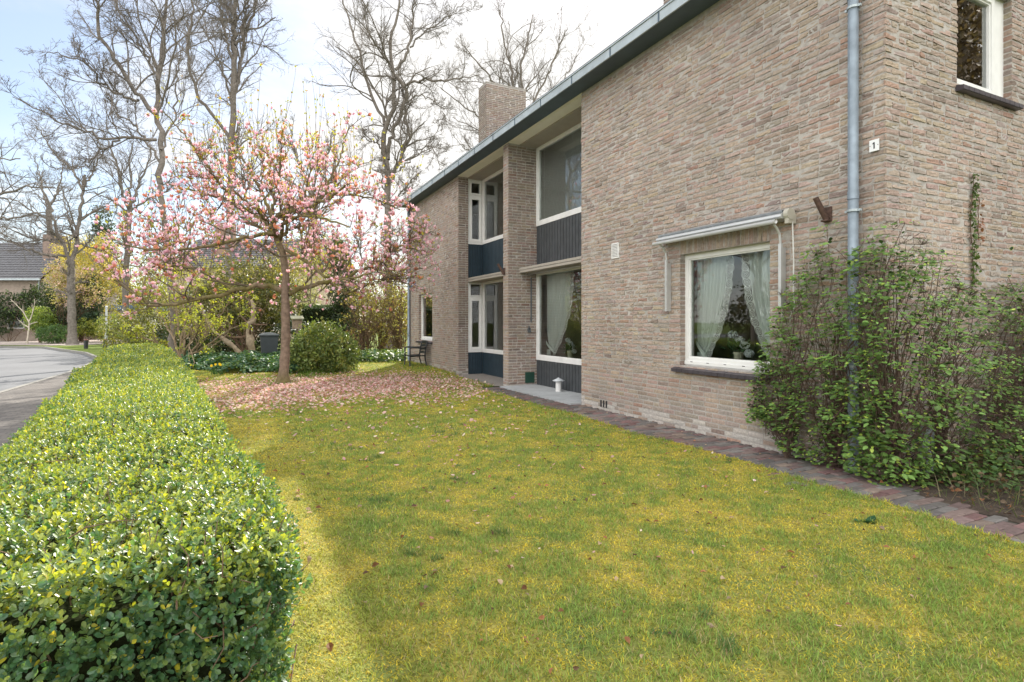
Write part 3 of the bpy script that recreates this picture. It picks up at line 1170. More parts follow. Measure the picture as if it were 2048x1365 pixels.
def curtain(x, yo, yi, ytie, zt, ztie, zb, label, lace=.11):
    """a net curtain drawn to one side and tied back; yo fixed side, yi open side at the top"""
    c = empty('curtain', (x, (yo + yi) / 2, zb), label, 'curtain', 'net curtains tied back behind the glass')
    s = -1 if yi < yo else 1
    zs = np.linspace(zt, ztie, 40)
    t = (zt - zs) / (zt - ztie)
    inner = yi + (ytie - yi) * (t ** 2.6) * .92 + s * .015
    outer = yo + (ytie - s * .10 - yo) * np.clip((t - .72) / .28, 0, 1) ** 1.5 * .5
    S = np.linspace(0, 1, 64)
    Y = outer[:, None] + (inner - outer)[:, None] * S[None]
    Xp = x + .020 * np.sin(S[None] * 2 * PI * 9 + .6 * np.sin(t[:, None] * 3)) * (1 - .35 * t[:, None]) + .008 * np.sin(S[None] * 31)
    Zp = zs[:, None] - .10 * t[:, None] ** 3 * (S[None] - .0) * .9
    b = MB()
    idx = np.arange(40 * 64).reshape(40, 64)
    q = np.stack([idx[:-1, :-1], idx[:-1, 1:], idx[1:, 1:], idx[1:, :-1]], -1).reshape(-1, 4)
    b.add(np.stack([Xp, Y, Zp], -1).reshape(-1, 3), q)
    # tail below the tie
    zs2 = np.linspace(ztie - .06, zb, 14)
    S2 = np.linspace(0, 1, 30)
    Y2 = yo + s * .01 + s * (.15 + .03 * np.linspace(0, 1, 14))[:, None] * S2[None]
    X2 = x + .016 * np.sin(S2[None] * 2 * PI * 5) + np.zeros((14, 1))
    idx = np.arange(14 * 30).reshape(14, 30)
    b.add(np.stack([X2, Y2, np.repeat(zs2[:, None], 30, 1)], -1).reshape(-1, 3),
          np.stack([idx[:-1, :-1], idx[:-1, 1:], idx[1:, 1:], idx[1:, :-1]], -1).reshape(-1, 4))
    b.build('drape', M_SHEER, c, True)
    # scalloped lace border along the open edge
    L = MB()
    k = 140
    zz = np.linspace(zt, ztie - .09, k)
    tt = np.clip((zt - zz) / (zt - ztie), 0, 1.2)
    ie = yi + (ytie - yi) * (np.minimum(tt, 1.04) ** 2.6) * .92 + s * .015
    w = lace * (1 - .25 * tt) + .018 * np.abs(np.sin(zz * PI / .095))
    cols = 6
    U = np.linspace(0, 1, cols)
    Yl = ie[:, None] + s * w[:, None] * U[None]
    Xl = x - .012 + .010 * np.sin(zz[:, None] * 23 + U[None] * 2)
    Zl = zz[:, None] - .07 * tt[:, None] ** 3 * np.ones(cols)[None]
    C = np.stack([np.repeat(U[None], k, 0), np.repeat((zz / .095)[:, None], cols, 1), np.zeros((k, cols))], -1)
    idx = np.arange(k * cols).reshape(k, cols)
    L.add(np.stack([Xl, Yl, Zl], -1).reshape(-1, 3),
          np.stack([idx[:-1, :-1], idx[:-1, 1:], idx[1:, 1:], idx[1:, :-1]], -1).reshape(-1, 4), C.reshape(-1, 3))
    L.build('lace_border', M_LACE, c, True)
    T = MB()
    a = np.linspace(0, PI, 12)
    p = np.stack([x - .035 * np.sin(a) - .01, yo + (ytie - yo + s * .04) * (1 - np.cos(a)) / 2, ztie + .22 * (1 + np.cos(a)) / 2 - .10], -1)
    v = np.concatenate([p + [0, 0, .035], p - [0, 0, .035]])
    T.add(v, [(i, i + 1, 12 + i + 1, 12 + i) for i in range(11)])
    T.build('tie_back', mat('tie_cloth', (.70, .76, .72), rough=.9, var=0), c, True)


curtain(5.62, 5.74, 5.22, 5.60, 2.36, 1.10, .90, 'net curtain with scalloped lace edge, left one in the window beside the wall shrub')
curtain(5.62, 4.32, 4.84, 4.45, 2.36, 1.10, .90, 'net curtain with scalloped lace edge, right one in the window beside the wall shrub')
curtain(6.27, 11.03, 10.02, 10.72, 2.54, .90, .68, 'wide pale net curtain swept aside in the tall window above the concrete slab', .13)

# potted flowers indoors
def pot_plant(x, y, z, label, h=.2, fl=3):
    p = empty('pot_plant', (x, y, z), label, 'potted plant')
    b = MB()
    b.lathe([(.045, z), (.062, z + .16), (.068, z + .165), (.066, z + .18), (.058, z + .18), (.05, z + .15), (0, z + .15)], (x, y, 0), 20)
    b.build('pot', mat('pot_cream', (.62, .60, .46), rough=.4, var=.05), p, True)
    rg = np.random.default_rng(int(y * 100))
    lf = MB()
    n = 60
    P = np.array([x, y, z + .22]) + rg.normal(size=(n, 3)) * [.05, .06, .04]
    X, Y, Z = axes_from(P - np.array([x, y, z + .15]), rg)
    stamp(lf, LEAF6, LEAF6F, P, X, Y, Z, rg.uniform(.06, .10, n), np.array([.05, .11, .045]) * rg.uniform(.7, 1.3, (n, 1)))
    lf.build('leaves', M_LEAF_IN, p)
    fb = MB()
    for (dy, dz) in ((-.02, .33), (-.10, .27), (.09, .40), (-.16, .17))[:fl + 1]:
        n = 90
        d = nrm(rg.normal(size=(n, 3)))
        P = np.array([x, y + dy, z + dz]) + d * [.045, .06, .042]
        X, Y, Z = axes_from(np.cross(d, rg.normal(size=(n, 3))), rg, d)
        stamp(fb, LEAF4, LEAF4F, P, X, Y, Z, .035, np.array([.72, .76, .78]) * rg.uniform(.8, 1.05, (n, 1)))
    fb.build('flowers', M_PETAL_IN, p)


M_LEAF_IN = mat_leaf('indoor_leaf', .2)
M_PETAL_IN = mat_leaf('white_petals', .3, tint=(1, 1, 1))
b = MB()
b.abox(5.50, 5.78, 4.2, 5.85, .862, .892)
b.build('inner_sill', mat('inner_sill', (.30, .29, .26), rough=.4), house)
b = MB()
b.abox(6.13, 6.40, 8.3, 11.0, .64, .672)
b.build('inner_sill', bpy.data.materials['inner_sill'], house)
pot_plant(5.66, 5.06, .893, 'cream pot of white flowers on the sill of the net-curtained front window')
pot_plant(6.28, 10.05, .673, 'pot of white flowers on the sill of the tall window')
v = MB()
v.lathe([(.03, .673), (.055, .72), (.07, .80), (.045, .87), (.03, .90), (.045, .93), (.03, .93), (.02, .88), (.05, .8), (0, .7)], (6.27, 9.28, 0), 16)
tag(v.build('vase', mat('teal_glass', (.10, .36, .34), rough=.15, var=0), smooth=True), 'small teal vase on the sill at the right of the tall window', 'vase')

# awning over the right-hand window
aw = empty('window_awning', (D - .1, 5.05, 2.5), 'rolled grey awning with side arms over the lace-curtained window', 'awning')
ya, yb = 3.99, 6.02
M_FABRIC = mat('awning_fabric', (.26, .28, .30), rough=.8, var=.25, scale=12)
c = MB()
prof = [(5.322, 2.615), (5.20, 2.62), (5.155, 2.60), (5.15, 2.575), (5.165, 2.555), (5.322, 2.545)]
v = [(x, y, z) for y in (ya + .06, yb) for x, z in prof]
n = len(prof)
c.add(v, [(i, (i + 1) % n, n + (i + 1) % n, n + i) for i in range(n)])
c.more([(0, i, i + 1) for i in range(1, n - 1)] + [(n, n + i + 1, n + i) for i in range(1, n - 1)])
c.build('cassette', M_ALU, aw)
c = MB()
c.tube([(5.20, ya + .07, 2.628), (5.20, yb - .01, 2.628)], .022, 10)
c.build('rolled_fabric', M_FABRIC, aw, True)
c = MB()
c.tube([(5.125, ya + .10, 2.525), (5.125, yb + .02, 2.525)], .024, 12)
c.build('front_bar', mat('awning_bar', (.66, .67, .67), rough=.35, var=.1), aw, True)
c = MB()
c.tube([(5.24, ya, 2.60), (5.24, ya + .055, 2.60)], .062, 16)
c.abox(5.20, 5.322, ya + .005, ya + .05, 2.50, 2.60)
c.build('end_cap', mat('cap_beige', (.42, .40, .34), rough=.5), aw)
for y in (ya + .14, yb - .10):
    c = MB()
    c.abox(5.235, 5.265, y - .018, y + .018, 1.60, 2.30)
    c.abox(5.2655, 5.322, y - .010, y + .010, 1.60, 2.26)
    c.tube([(5.25, y, 2.29), (5.235, y, 2.40), (5.185, y, 2.47), (5.14, y, 2.505)], .013, 8)
    c.build('arm', M_ALU, aw)
c = MB()
c.tube([(5.27, ya + .01, 2.52), (5.275, ya, 2.1), (5.285, ya + .01, 1.75)], .007, 6)
c.tube([(5.285, ya + .01, 1.75), (5.27, ya - .02, 1.62), (5.25, ya + .02, 1.52), (5.28, ya + .05, 1.45)], .006, 6)
c.build('cord', mat('cord_white', (.6, .6, .58), rough=.6), aw)
c = MB()
c.lathe([(.0, 0), (.06, 0), (.066, .01), (.055, .014), (.0, .014)], (0, 0, 0), 16)

# awning box over the tall ground-floor window
aw = empty('window_awning', (XR - .2, 9.6, 2.58), 'long slim folded awning box above the tall ground-floor window in the recess', 'awning')
c = MB()
c.abox(5.86, XR - .032, Y1 + .02, YP0 - .012, 2.555, 2.625)
c.build('cassette', mat('cassette_grey', (.42, .42, .41), rough=.4), aw)
c = MB()
c.tube([(5.83, Y1 + .03, 2.535), (5.83, YP0 - .02, 2.535)], .026, 12)
c.build('front_bar', M_ALU, aw, True)

# house number
pl = empty('number_plate', (D - .02, 3.18, 3.1), 'small white house number plate with a black 1 near the corner', 'number plate')
c = MB()
c.box(OD, UY, NXm, 3.135, 3.222, 3.045, 3.152, .011, .021)
c.build('plate', mat('enamel', (.72, .73, .74), rough=.3, var=.03), pl)
c = MB()
for (u0, u1, z0, z1) in ((3.171, 3.183, 3.068, 3.128), (3.183, 3.190, 3.112, 3.120)):
    c.box(OD, UY, NXm, u0, u1, z0, z1, .0212, .0225)
c.add([(D - .0225, 3.183, 3.128), (D - .0225, 3.183, 3.1205), (D - .0225, 3.194, 3.1105), (D - .0225, 3.194, 3.1155)], [(0, 1, 2, 3)])
c.build('numeral', M_BLACK, pl)
for u in (3.143, 3.214):
    c = MB()
    c.lathe([(0, .0), (.004, .0), (.0035, .002), (0, .0025)], (0, 0, 0), 10)
    V = c.v[0].copy()
    c.v[0] = np.stack([D - .0212 - V[:, 2], u + V[:, 0], 3.098 + V[:, 1]], 1)
    c.build('screw', M_BLACK, pl)

# blue street name plate on the far corner
sg = empty('street_sign', (D - .02, 18.62, 2.72), 'small blue street name plate high on the far end of the house', 'sign')
c = MB()
c.box(OD, UY, NXm, 18.30, 18.78, 2.655, 2.80, .012, .024)
c.build('plate', mat('sign_blue', (.10, .26, .52), rough=.35, var=.05), sg)
c = MB()
c.box(OD, UY, NXm, 18.36, 18.70, 2.705, 2.755, .0245, .0255)
c.build('name_band', mat('sign_white', (.75, .76, .78), rough=.35, var=.0), sg)


def flag_holder(y, z, label):
    f = empty('flag_holder', (D - .05, y, z), label, 'flag holder')
    c = MB()
    c.box(OD, UY, NXm, y - .045, y + .045, z - .10, z + .05, .008, .016)
    c.build('back_plate', M_RUST, f)
    c = MB()
    c.tube([(D - .03, y, z - .075), (D - .155, y + .03, z + .135)], [.030, .027], 12, caps=False)
    c.tube([(D - .155, y + .03, z + .135), (D - .05, y, z - .04)], [.021, .020], 12)
    c.box(OD, UY, NXm, y - .035, y + .035, z - .10, z - .082, .0165, .07)
    c.build('socket', M_RUST, f, True)


flag_holder(3.64, 2.56, 'rusty iron flagpole socket on the wall between awning and downpipe')
flag_holder(11.28, 2.62, 'dark flagpole socket high on the brick pier')

# vent pipe with cap on the slab
vp = empty('vent_pipe', (5.80, 9.72, .05), 'short white vent pipe with mushroom cap on the concrete slab', 'vent')
c = MB()
c.lathe([(.058, .05), (.058, .25)], (5.80, 9.72, 0), 20)
c.build('pipe', M_WHITE, vp, True)
c = MB()
c.lathe([(.04, .262), (.115, .258), (.122, .270), (.06, .300), (.02, .318), (.018, .328), (0, .33)], (5.80, 9.72, 0), 24)
c.build('cap', mat('cap_grey', (.50, .53, .56), rough=.4), vp, True)

# metal garden chair by the wall
cx, cy = 4.93, 16.95
ch = empty('garden_chair', (cx, cy, .03), 'black metal garden armchair with slatted back standing against the wall', 'chair')
w2 = .29
c = MB()
S = np.linspace(0, 1, 9)
for i in range(7):
    x0 = cx - .24 + i * .066
    v = []
    for s_ in S:
        y = cy - w2 + .02 + s_ * (2 * w2 - .04)
        z = .43 - .028 * math.sin(PI * s_) - .012 * math.sin(PI * i / 6)
        v += [(x0, y, z), (x0 + .052, y, z)]
    m_ = len(v)
    v += [(a_, b_, z_ - .012) for a_, b_, z_ in v]
    q = [(2 * j, 2 * j + 1, 2 * j + 3, 2 * j + 2) for j in range(8)]
    q += [(m_ + 2 * j, m_ + 2 * j + 2, m_ + 2 * j + 3, m_ + 2 * j + 1) for j in range(8)]
    q += [(2 * j, 2 * j + 2, m_ + 2 * j + 2, m_ + 2 * j) for j in range(8)] + [(2 * j + 1, m_ + 2 * j + 1, m_ + 2 * j + 3, 2 * j + 3) for j in range(8)]
    c.add(v, q)
c.build('seat', M_BLACK, ch)
c = MB()
for z, bx in ((.50, .0), (.60, .02), (.70, .04), (.82, .07)):
    p = [(cx + .22 + bx + .035 * math.sin(PI * s_), cy - w2 + .01 + s_ * (2 * w2 - .02), z + .022 * math.sin(PI * s_)) for s_ in S]
    p = np.array(p)
    v = np.concatenate([p + [0, 0, .040], p - [0, 0, .040], p + [.014, 0, -.040], p + [.014, 0, .040]])
    k = len(S)
    c.add(v, [(a * k + i, a * k + i + 1, ((a + 1) % 4) * k + i + 1, ((a + 1) % 4) * k + i) for a in range(4) for i in range(k - 1)])
c.build('backrest', M_BLACK, ch)
for s_ in (-1, 1):
    y = cy + s_ * w2
    c = MB()
    c.tube([(cx - .27, y, .045), (cx - .255, y, .40), (cx - .26, y, .60)], .021, 8)
    c.build('leg', M_BLACK, ch, True)
    c = MB()
    c.tube([(cx + .30, y, .045), (cx + .22, y, .30), (cx + .215, y, .46), (cx + .25, y, .68), (cx + .305, y, .86)], .021, 8)
    c.build('leg', M_BLACK, ch, True)
    c = MB()
    c.tube([(cx - .262, y, .605), (cx - .25, y, .655), (cx - .20, y, .672), (cx + .10, y, .655), (cx + .245, y, .66)], .024, 8)
    c.build('armrest', M_BLACK, ch, True)
    c = MB()
    c.tube([(cx - .255, y, .40), (cx + .215, y, .42)], .019, 8)
    c.build('seat_rail', M_BLACK, ch, True)

# wheeled bin under the shrubs
bp = unp(538, 664, 19.0)
bn = empty('wheeled_bin', (bp[0], bp[1], 0), 'dark grey wheeled bin standing among the dark shrubs', 'bin')
c = MB()
x, y = bp[0], bp[1]
v = []
for z, w, d_ in ((.06, .21, .25), (.95, .28, .33), (.98, .30, .35), (1.02, .30, .35)):
    v += [(x - w, y - d_, z), (x + w, y - d_, z), (x + w, y + d_, z), (x - w, y + d_, z)]
q = [(r * 4 + i, r * 4 + (i + 1) % 4, r * 4 + 4 + (i + 1) % 4, r * 4 + 4 + i) for r in range(3) for i in range(4)] + [(3, 2, 1, 0), (12, 13, 14, 15)]
c.add(v, q)
M_BIN = mat('bin_plastic', (.055, .065, .075), rough=.5, var=.15)
c.build('body', M_BIN, bn)
c = MB()
a = np.linspace(-1, 1, 9)
v = []
for s_ in (-1, 1):
    for t_ in a:
        v.append((x + t_ * .31, y + s_ * .36, 1.03 + .07 * (1 - t_ * t_)))
v += [(p_[0], p_[1], 1.021) for p_ in v]
q = [(i, i + 1, 9 + i + 1, 9 + i) for i in range(8)] + [(i, 18 + i, 19 + i, i + 1) for i in range(8)] + [(9 + i, 10 + i, 28 + i, 27 + i) for i in range(8)]
c.add(v, q)
c.build('lid', mat('bin_lid', (.20, .22, .24), rough=.35, var=.1), bn)
for s_ in (-1, 1):
    c = MB()
    c.tube([(x + s_ * .22, y + .30, .10), (x + s_ * .27, y + .30, .10)], .10, 14)
    c.build('wheel', M_BLACK, bn)

# nest box on a post behind the rhododendron
np_ = unp(594, 636, 20.5)
nb_ = empty('nest_box', (np_[0], np_[1], 0), 'weathered wooden nest box on a stake beyond the round shrub', 'nest box')
M_OLDWOOD = mat('weathered_wood', (.26, .20, .15), rough=.9, var=.3, scale=12)
c = MB()
c.abox(np_[0] - .03, np_[0] + .03, np_[1] - .03, np_[1] + .03, 0, 1.2)
c.build('stake', M_OLDWOOD, nb_)
c = MB()
c.abox(np_[0] - .16, np_[0] + .16, np_[1] - .14, np_[1] + .14, 1.2, 1.56)
c.build('box', M_OLDWOOD, nb_)
c = MB()
z = 1.565
p_ = [(-.22, -.22, 0), (.22, -.22, 0), (.22, .2, .10), (-.22, .2, .10)]
v = [(np_[0] + a_, np_[1] + b_, z + c_ + o_) for o_ in (0, .03) for a_, b_, c_ in p_]
c.add(v, [(0, 3, 2, 1), (4, 5, 6, 7), (0, 1, 5, 4), (1, 2, 6, 5), (2, 3, 7, 6), (3, 0, 4, 7)])
c.build('roof', mat('box_roof', (.30, .30, .22), rough=.9, var=.3), nb_)

# two bollards and a lamp post on the verge
for k_, (px, lab) in enumerate(((172, 'short black bollard on the verge, nearer the road bend'), (210, 'short black bollard beside the slim grey pole'))):
    p_ = gnd(px, 30.5)
    bo = empty('bollard', p_, lab, 'bollard', 'bollards on the verge')
    c = MB()
    c.lathe([(.10, 0), (.10, .46), (.0, .46)], p_, 14)
    c.build('post', M_BLACK, bo)
    c = MB()
    c.lathe([(.104, .461), (.104, .50), (.085, .535), (0, .54)], p_, 14)
    c.build('cap', mat('bollard_cap', (.16, .07, .055), rough=.5), bo)
p_ = gnd(213, 31.0)
lp = empty('pole', p_, 'slim pale grey pole standing behind a black bollard', 'pole')
c = MB()
c.lathe([(.085, 0), (.085, .9), (.055, .95), (.05, 2.3)], p_, 12)
c.build('shaft', mat('pole_grey', (.42, .44, .45), rough=.5), lp, True)
c = MB()
c.lathe([(.055, 2.301), (.06, 2.33), (.03, 2.36), (0, 2.37)], p_, 12)
c.build('cap', M_ALU, lp, True)
# ------------------------------------------------------------------ clipped hedge
rngH = np.random.default_rng(21)
M_HEDGE = mat_leaf('hedge_leaf', trans=.36, rough=.40, spec=.7, tint=(1.35, 1.2, .35))
M_TWIG = mat('twig', (.13, .085, .055), rough=.9, var=.3, scale=20)
HZ = .90


def hedge_top(x, y):
    return HZ + .03 * np.sin(y * 1.7 + x) * np.sin(y * .63) + .02 * np.sin(x * 3.1 + y * .8)


def hedge_points(y0, y1, per_m2):
    """points on the clipped faces with outward normals"""
    L = y1 - y0
    n = int(per_m2 * L * 3.5)
    y = rngH.uniform(y0, y1, n)
    xr, xl_ = hedge_r(y), hedge_l(y)
    w = xr - xl_
    per = w + 2 * HZ
    u = rngH.random(n) * per
    top = u < w
    rt = (u >= w) & (u < w + HZ)
    x = np.where(top, xl_ + u, np.where(rt, xr, xl_))
    zt = hedge_top(x, y)
    z = np.where(top, zt, np.where(rt, (u - w), (u - w - HZ)) * zt / HZ)
    nx_ = np.where(top, 0, np.where(rt, 1, -1.0))
    nz_ = np.where(top, 1.0, 0.0)
    # round the shoulders
    rad = .16
    ex = np.minimum(xr - x, x - xl_)
    k = np.clip(1 - ex / rad, 0, 1) * top
    z = z - k ** 2 * .085
    side = np.where(xr - x < x - xl_, 1, -1)
    nx_ = np.where(top, side * k, nx_)
    ks = np.clip((z - (zt - rad)) / rad, 0, 1) * (~top)
    x = x - nx_ * ks ** 2 * .06 * (~top)
    nz_ = np.where(top, nz_, ks * .7)
    # the long sides billow a little
    x = x + np.where(top, 0, nx_ * (.025 * np.sin(y * 2.3 + z * 3) + .02 * np.sin(z * 7 + y) - .10 * np.clip(.35 - z, 0, 1)))
    return np.stack([x, y, z], 1), nrm(np.stack([nx_, np.zeros(n), nz_], 1) + 1e-9)


def hedge_end(per_m2):
    n = int(per_m2 * .98 * HZ)
    x = rngH.uniform(-.85, .13, n)
    z = rngH.random(n) * HZ
    y = 1.42 + .05 * np.sin(x * 9) * np.sin(z * 7) + np.clip((z - .78) / .12, 0, 1) ** 2 * .07 + .12 * np.clip((np.abs(x + .36) - .38) / .1, 0, 1) ** 2
    nn = np.stack([np.clip((x + .36) * 1.2, -.6, .6), -np.ones(n), np.clip((z - .7) * 4, 0, 1)], 1)
    return np.stack([x, y, z], 1), nrm(nn)


def hedge_leaves(mb, P, Nn, k, size, tpl, tplF, ragged):
    n = len(P)
    sd = nrm(Nn * .8 + np.array([0, 0, .55]) + rngH.normal(size=(n, 3)) * .45)
    # clumps: the clipped faces have hollows where one sees deeper
    hol = .5 + .5 * np.sin(P[:, 0] * 9 + 2 * np.sin(P[:, 1] * 5)) * np.sin(P[:, 1] * 8 + P[:, 2] * 7)
    base = P - Nn * (rngH.random((n, 1)) ** 1.5 * .085 + .035 * (1 - hol)[:, None]) + Nn * ragged * np.maximum(rngH.normal(size=(n, 1)) - .4, 0)
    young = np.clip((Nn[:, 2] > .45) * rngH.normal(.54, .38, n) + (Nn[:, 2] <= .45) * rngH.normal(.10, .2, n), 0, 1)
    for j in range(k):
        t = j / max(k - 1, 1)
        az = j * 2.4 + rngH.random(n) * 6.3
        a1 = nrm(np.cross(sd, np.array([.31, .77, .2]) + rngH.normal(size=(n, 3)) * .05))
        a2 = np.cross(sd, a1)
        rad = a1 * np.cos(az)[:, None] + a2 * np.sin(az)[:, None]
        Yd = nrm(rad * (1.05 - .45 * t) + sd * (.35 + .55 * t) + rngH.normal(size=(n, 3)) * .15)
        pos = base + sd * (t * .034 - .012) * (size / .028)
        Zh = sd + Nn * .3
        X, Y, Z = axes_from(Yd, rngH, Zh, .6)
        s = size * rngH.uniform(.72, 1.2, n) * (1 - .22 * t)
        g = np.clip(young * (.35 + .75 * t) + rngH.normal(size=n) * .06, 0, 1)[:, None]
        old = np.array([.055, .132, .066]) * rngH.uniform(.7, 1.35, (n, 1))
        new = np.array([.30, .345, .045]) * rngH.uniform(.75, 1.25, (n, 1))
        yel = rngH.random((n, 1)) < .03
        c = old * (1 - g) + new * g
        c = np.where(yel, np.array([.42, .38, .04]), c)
        stamp(mb, tpl, tplF, pos, X, Y, Z, s, c)


hd = empty('hedge', (-.4, 1.5, 0), 'long low clipped evergreen hedge between the lawn and the pavement', 'hedge')
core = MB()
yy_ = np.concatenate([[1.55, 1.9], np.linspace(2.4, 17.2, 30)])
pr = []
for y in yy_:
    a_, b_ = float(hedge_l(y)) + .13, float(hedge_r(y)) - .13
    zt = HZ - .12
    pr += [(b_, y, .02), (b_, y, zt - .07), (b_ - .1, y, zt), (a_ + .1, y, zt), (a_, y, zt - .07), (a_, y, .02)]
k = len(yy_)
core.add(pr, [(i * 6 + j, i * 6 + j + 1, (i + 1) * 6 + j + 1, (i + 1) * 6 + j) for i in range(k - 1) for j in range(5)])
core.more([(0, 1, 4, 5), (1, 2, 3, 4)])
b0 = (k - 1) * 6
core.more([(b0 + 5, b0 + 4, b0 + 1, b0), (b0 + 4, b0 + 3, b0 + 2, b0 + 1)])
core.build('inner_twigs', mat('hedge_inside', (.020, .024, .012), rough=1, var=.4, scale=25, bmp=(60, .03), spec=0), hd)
lm = MB()
P, Nn = hedge_end(3600)
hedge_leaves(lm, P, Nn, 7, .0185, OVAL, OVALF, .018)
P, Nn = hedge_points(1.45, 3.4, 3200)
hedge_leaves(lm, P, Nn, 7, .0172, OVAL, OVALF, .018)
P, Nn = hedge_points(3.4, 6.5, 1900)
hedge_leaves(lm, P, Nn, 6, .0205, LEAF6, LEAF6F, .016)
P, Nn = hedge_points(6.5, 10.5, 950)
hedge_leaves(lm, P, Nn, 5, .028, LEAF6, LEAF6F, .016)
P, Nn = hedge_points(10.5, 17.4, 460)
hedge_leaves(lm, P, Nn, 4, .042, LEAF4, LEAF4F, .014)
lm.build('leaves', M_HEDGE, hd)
tw = MB()
P, Nn = hedge_points(1.45, 4.0, 70)
P2, N2 = hedge_end(60)
P, Nn = np.concatenate([P, P2]), np.concatenate([Nn, N2])
d = nrm(Nn + rngH.normal(size=P.shape) * .5 + [0, 0, .5])
t = np.linspace(-.14, .012, 5)[None, :, None]
pts = P[:, None] + d[:, None] * t + rngH.normal(size=(len(P), 5, 3)) * .007
tubes(tw, pts, np.repeat(np.linspace(.0022, .0010, 5)[None], len(P), 0), 4)
tag(tw.build('twigs', M_TWIG, hd), kind='stuff')

# ------------------------------------------------------------------ grass blades on the lawn
BL = np.array([[-.5, 0, 0], [.5, 0, 0], [.36, .55, .10], [-.36, .55, .10], [0, 1, .34]])
BLF = [[(0, 1, 2, 3)], [(3, 2, 4)]]
M_GRASS = mat_leaf('grass_blade', trans=.30, rough=.6, spec=.2, tint=(1.25, 1.15, .5))


def lawn_noise(x, y, s=1.0):
    v = np.zeros_like(x)
    for i, (f, a) in enumerate(((1.1, .40), (2.7, .5), (6.1, .75), (12.3, .9), (23.1, .9))):
        f = f * s
        v = v + a * np.sin(x * f + 1.7 * i + 1.3 * np.sin(y * f * .7 + i)) * np.sin(y * f * 1.1 + 2.1 * i + 1.1 * np.sin(x * f * .8))
    return v / 1.7


def in_lawn(x, y):
    r = np.where(y < 11.3, PATHX(y) + .03 * np.sin(y * 41) + .015, np.where(y < 14.3, 5.12, np.where(y < 19, D, 8)))
    return (x > hedge_r(np.maximum(y, 1.42)) - .12) & (x < r)


def blades(mb, n, y0, y1, hgt, wid):
    y = rngG.uniform(y0, y1, n)
    x = rngG.uniform(-1.2, 5.4, n)
    k = in_lawn(x, y)
    x, y = x[k], y[k]
    n = len(x)
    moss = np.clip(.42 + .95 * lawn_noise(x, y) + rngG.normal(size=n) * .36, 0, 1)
    moss = np.clip(moss + .38 * np.clip((.75 - x) / .35, 0, 1) * (y < 9), 0, 1)  # sunlit strip beside the hedge put into the colour as extra yellow
    # long dark tufts here and there
    tuft = lawn_noise(x + 31, y + 7, .8) > 1.12
    h = hgt * rngG.uniform(.45, 1.25, n) * (1.15 - .62 * moss) * np.where(tuft, 1.7, 1)
    edge = np.clip(1 - (PATHX(y) - x) / .12, 0, 1)
    h = h * (1 + .4 * edge)
    a = rngG.uniform(0, 2 * PI, n)
    lean = rngG.uniform(.1, 1.1, n) + .5 * moss
    Yd = nrm(np.stack([np.cos(a) * lean, np.sin(a) * lean, np.ones(n)], 1))
    X = nrm(np.stack([-np.sin(a), np.cos(a), np.zeros(n)], 1))
    Z = np.cross(X, Yd)
    ww = wid * (1 + .7 * moss)
    P = np.stack([x, y, lawn_h(x, y) - .003], 1)
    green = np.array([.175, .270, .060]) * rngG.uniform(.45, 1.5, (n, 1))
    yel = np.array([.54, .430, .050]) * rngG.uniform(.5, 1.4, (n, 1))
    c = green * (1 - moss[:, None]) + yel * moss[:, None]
    c = np.where(tuft[:, None], np.array([.095, .165, .05]) * rngG.uniform(.7, 1.3, (n, 1)), c)
    straw = rngG.random((n, 1)) < .09
    c = np.where(straw, np.array([.40, .32, .17]) * rngG.uniform(.6, 1.2, (n, 1)), c)
    # width is set through X length
    stamp(mb, BL, BLF, P, X * (ww / h)[:, None], Yd, Z, h, c)


gb = MB()
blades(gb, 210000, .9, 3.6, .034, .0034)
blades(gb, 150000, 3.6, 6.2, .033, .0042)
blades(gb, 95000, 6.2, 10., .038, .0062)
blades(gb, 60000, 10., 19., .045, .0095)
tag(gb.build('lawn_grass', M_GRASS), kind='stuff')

# taller grass tufts under the tree and against the wall
gt = MB()
spots = [unp(605, 770, 1)] * 0
rg = np.random.default_rng(8)
for (px, py, n, s) in ((625, 752, 260, .16), (612, 758, 200, .13), (660, 748, 160, .12), (520, 765, 120, .12), (545, 775, 120, .10),
                       (672, 757, 140, .10), (705, 762, 110, .09), (588, 771, 140, .10), (640, 762, 120, .12), (560, 776, 80, .08),
                       (820, 738, 90, .12), (860, 744, 90, .10), (900, 750, 80, .1), (880, 747, 60, .09), (590, 752, 120, .1)):
    dd = CAM_H * FPX / (py - 645.)
    c0 = gnd(px, dd)
    P = c0 + np.c_[rg.normal(size=(n, 2)) * [.22, .20], np.zeros(n)]
    P[:, 2] = lawn_h(P[:, 0], P[:, 1]) - .005
    a = rg.uniform(0, 2 * PI, n)
    l = rg.uniform(.15, .9, n)
    Yd = nrm(np.stack([np.cos(a) * l, np.sin(a) * l, np.ones(n)], 1))
    X = nrm(np.stack([-np.sin(a), np.cos(a), np.zeros(n)], 1))
    stamp(gt, BL * [.07, 1, 1], BLF, P, X, Yd, np.cross(X, Yd), s * rg.uniform(.6, 1.2, n), np.array([.12, .20, .045]) * rg.uniform(.6, 1.4, (n, 1)))
# dry grass at the foot of the bed on the right
n = 800
P = np.stack([5.0 + 1.8 * rg.random(n), rg.uniform(1.3, 2.6, n), np.full(n, .04)], 1)
a = rg.uniform(0, 2 * PI, n)
l = rg.uniform(.3, 1.8, n)
Yd = nrm(np.stack([np.cos(a) * l, np.sin(a) * l, np.ones(n)], 1))
X = nrm(np.stack([-np.sin(a), np.cos(a), np.zeros(n)], 1))
cc = np.where(rg.random((n, 1)) < .5, np.array([.10, .14, .05]), np.array([.15, .13, .08])) * rg.uniform(.5, 1.2, (n, 1))
stamp(gt, BL * [.03, 1, 1], BLF, P, X, Yd, np.cross(X, Yd), .19 * rg.uniform(.5, 1.3, n), cc)
tag(gt.build('tall_grass', M_GRASS), kind='stuff')

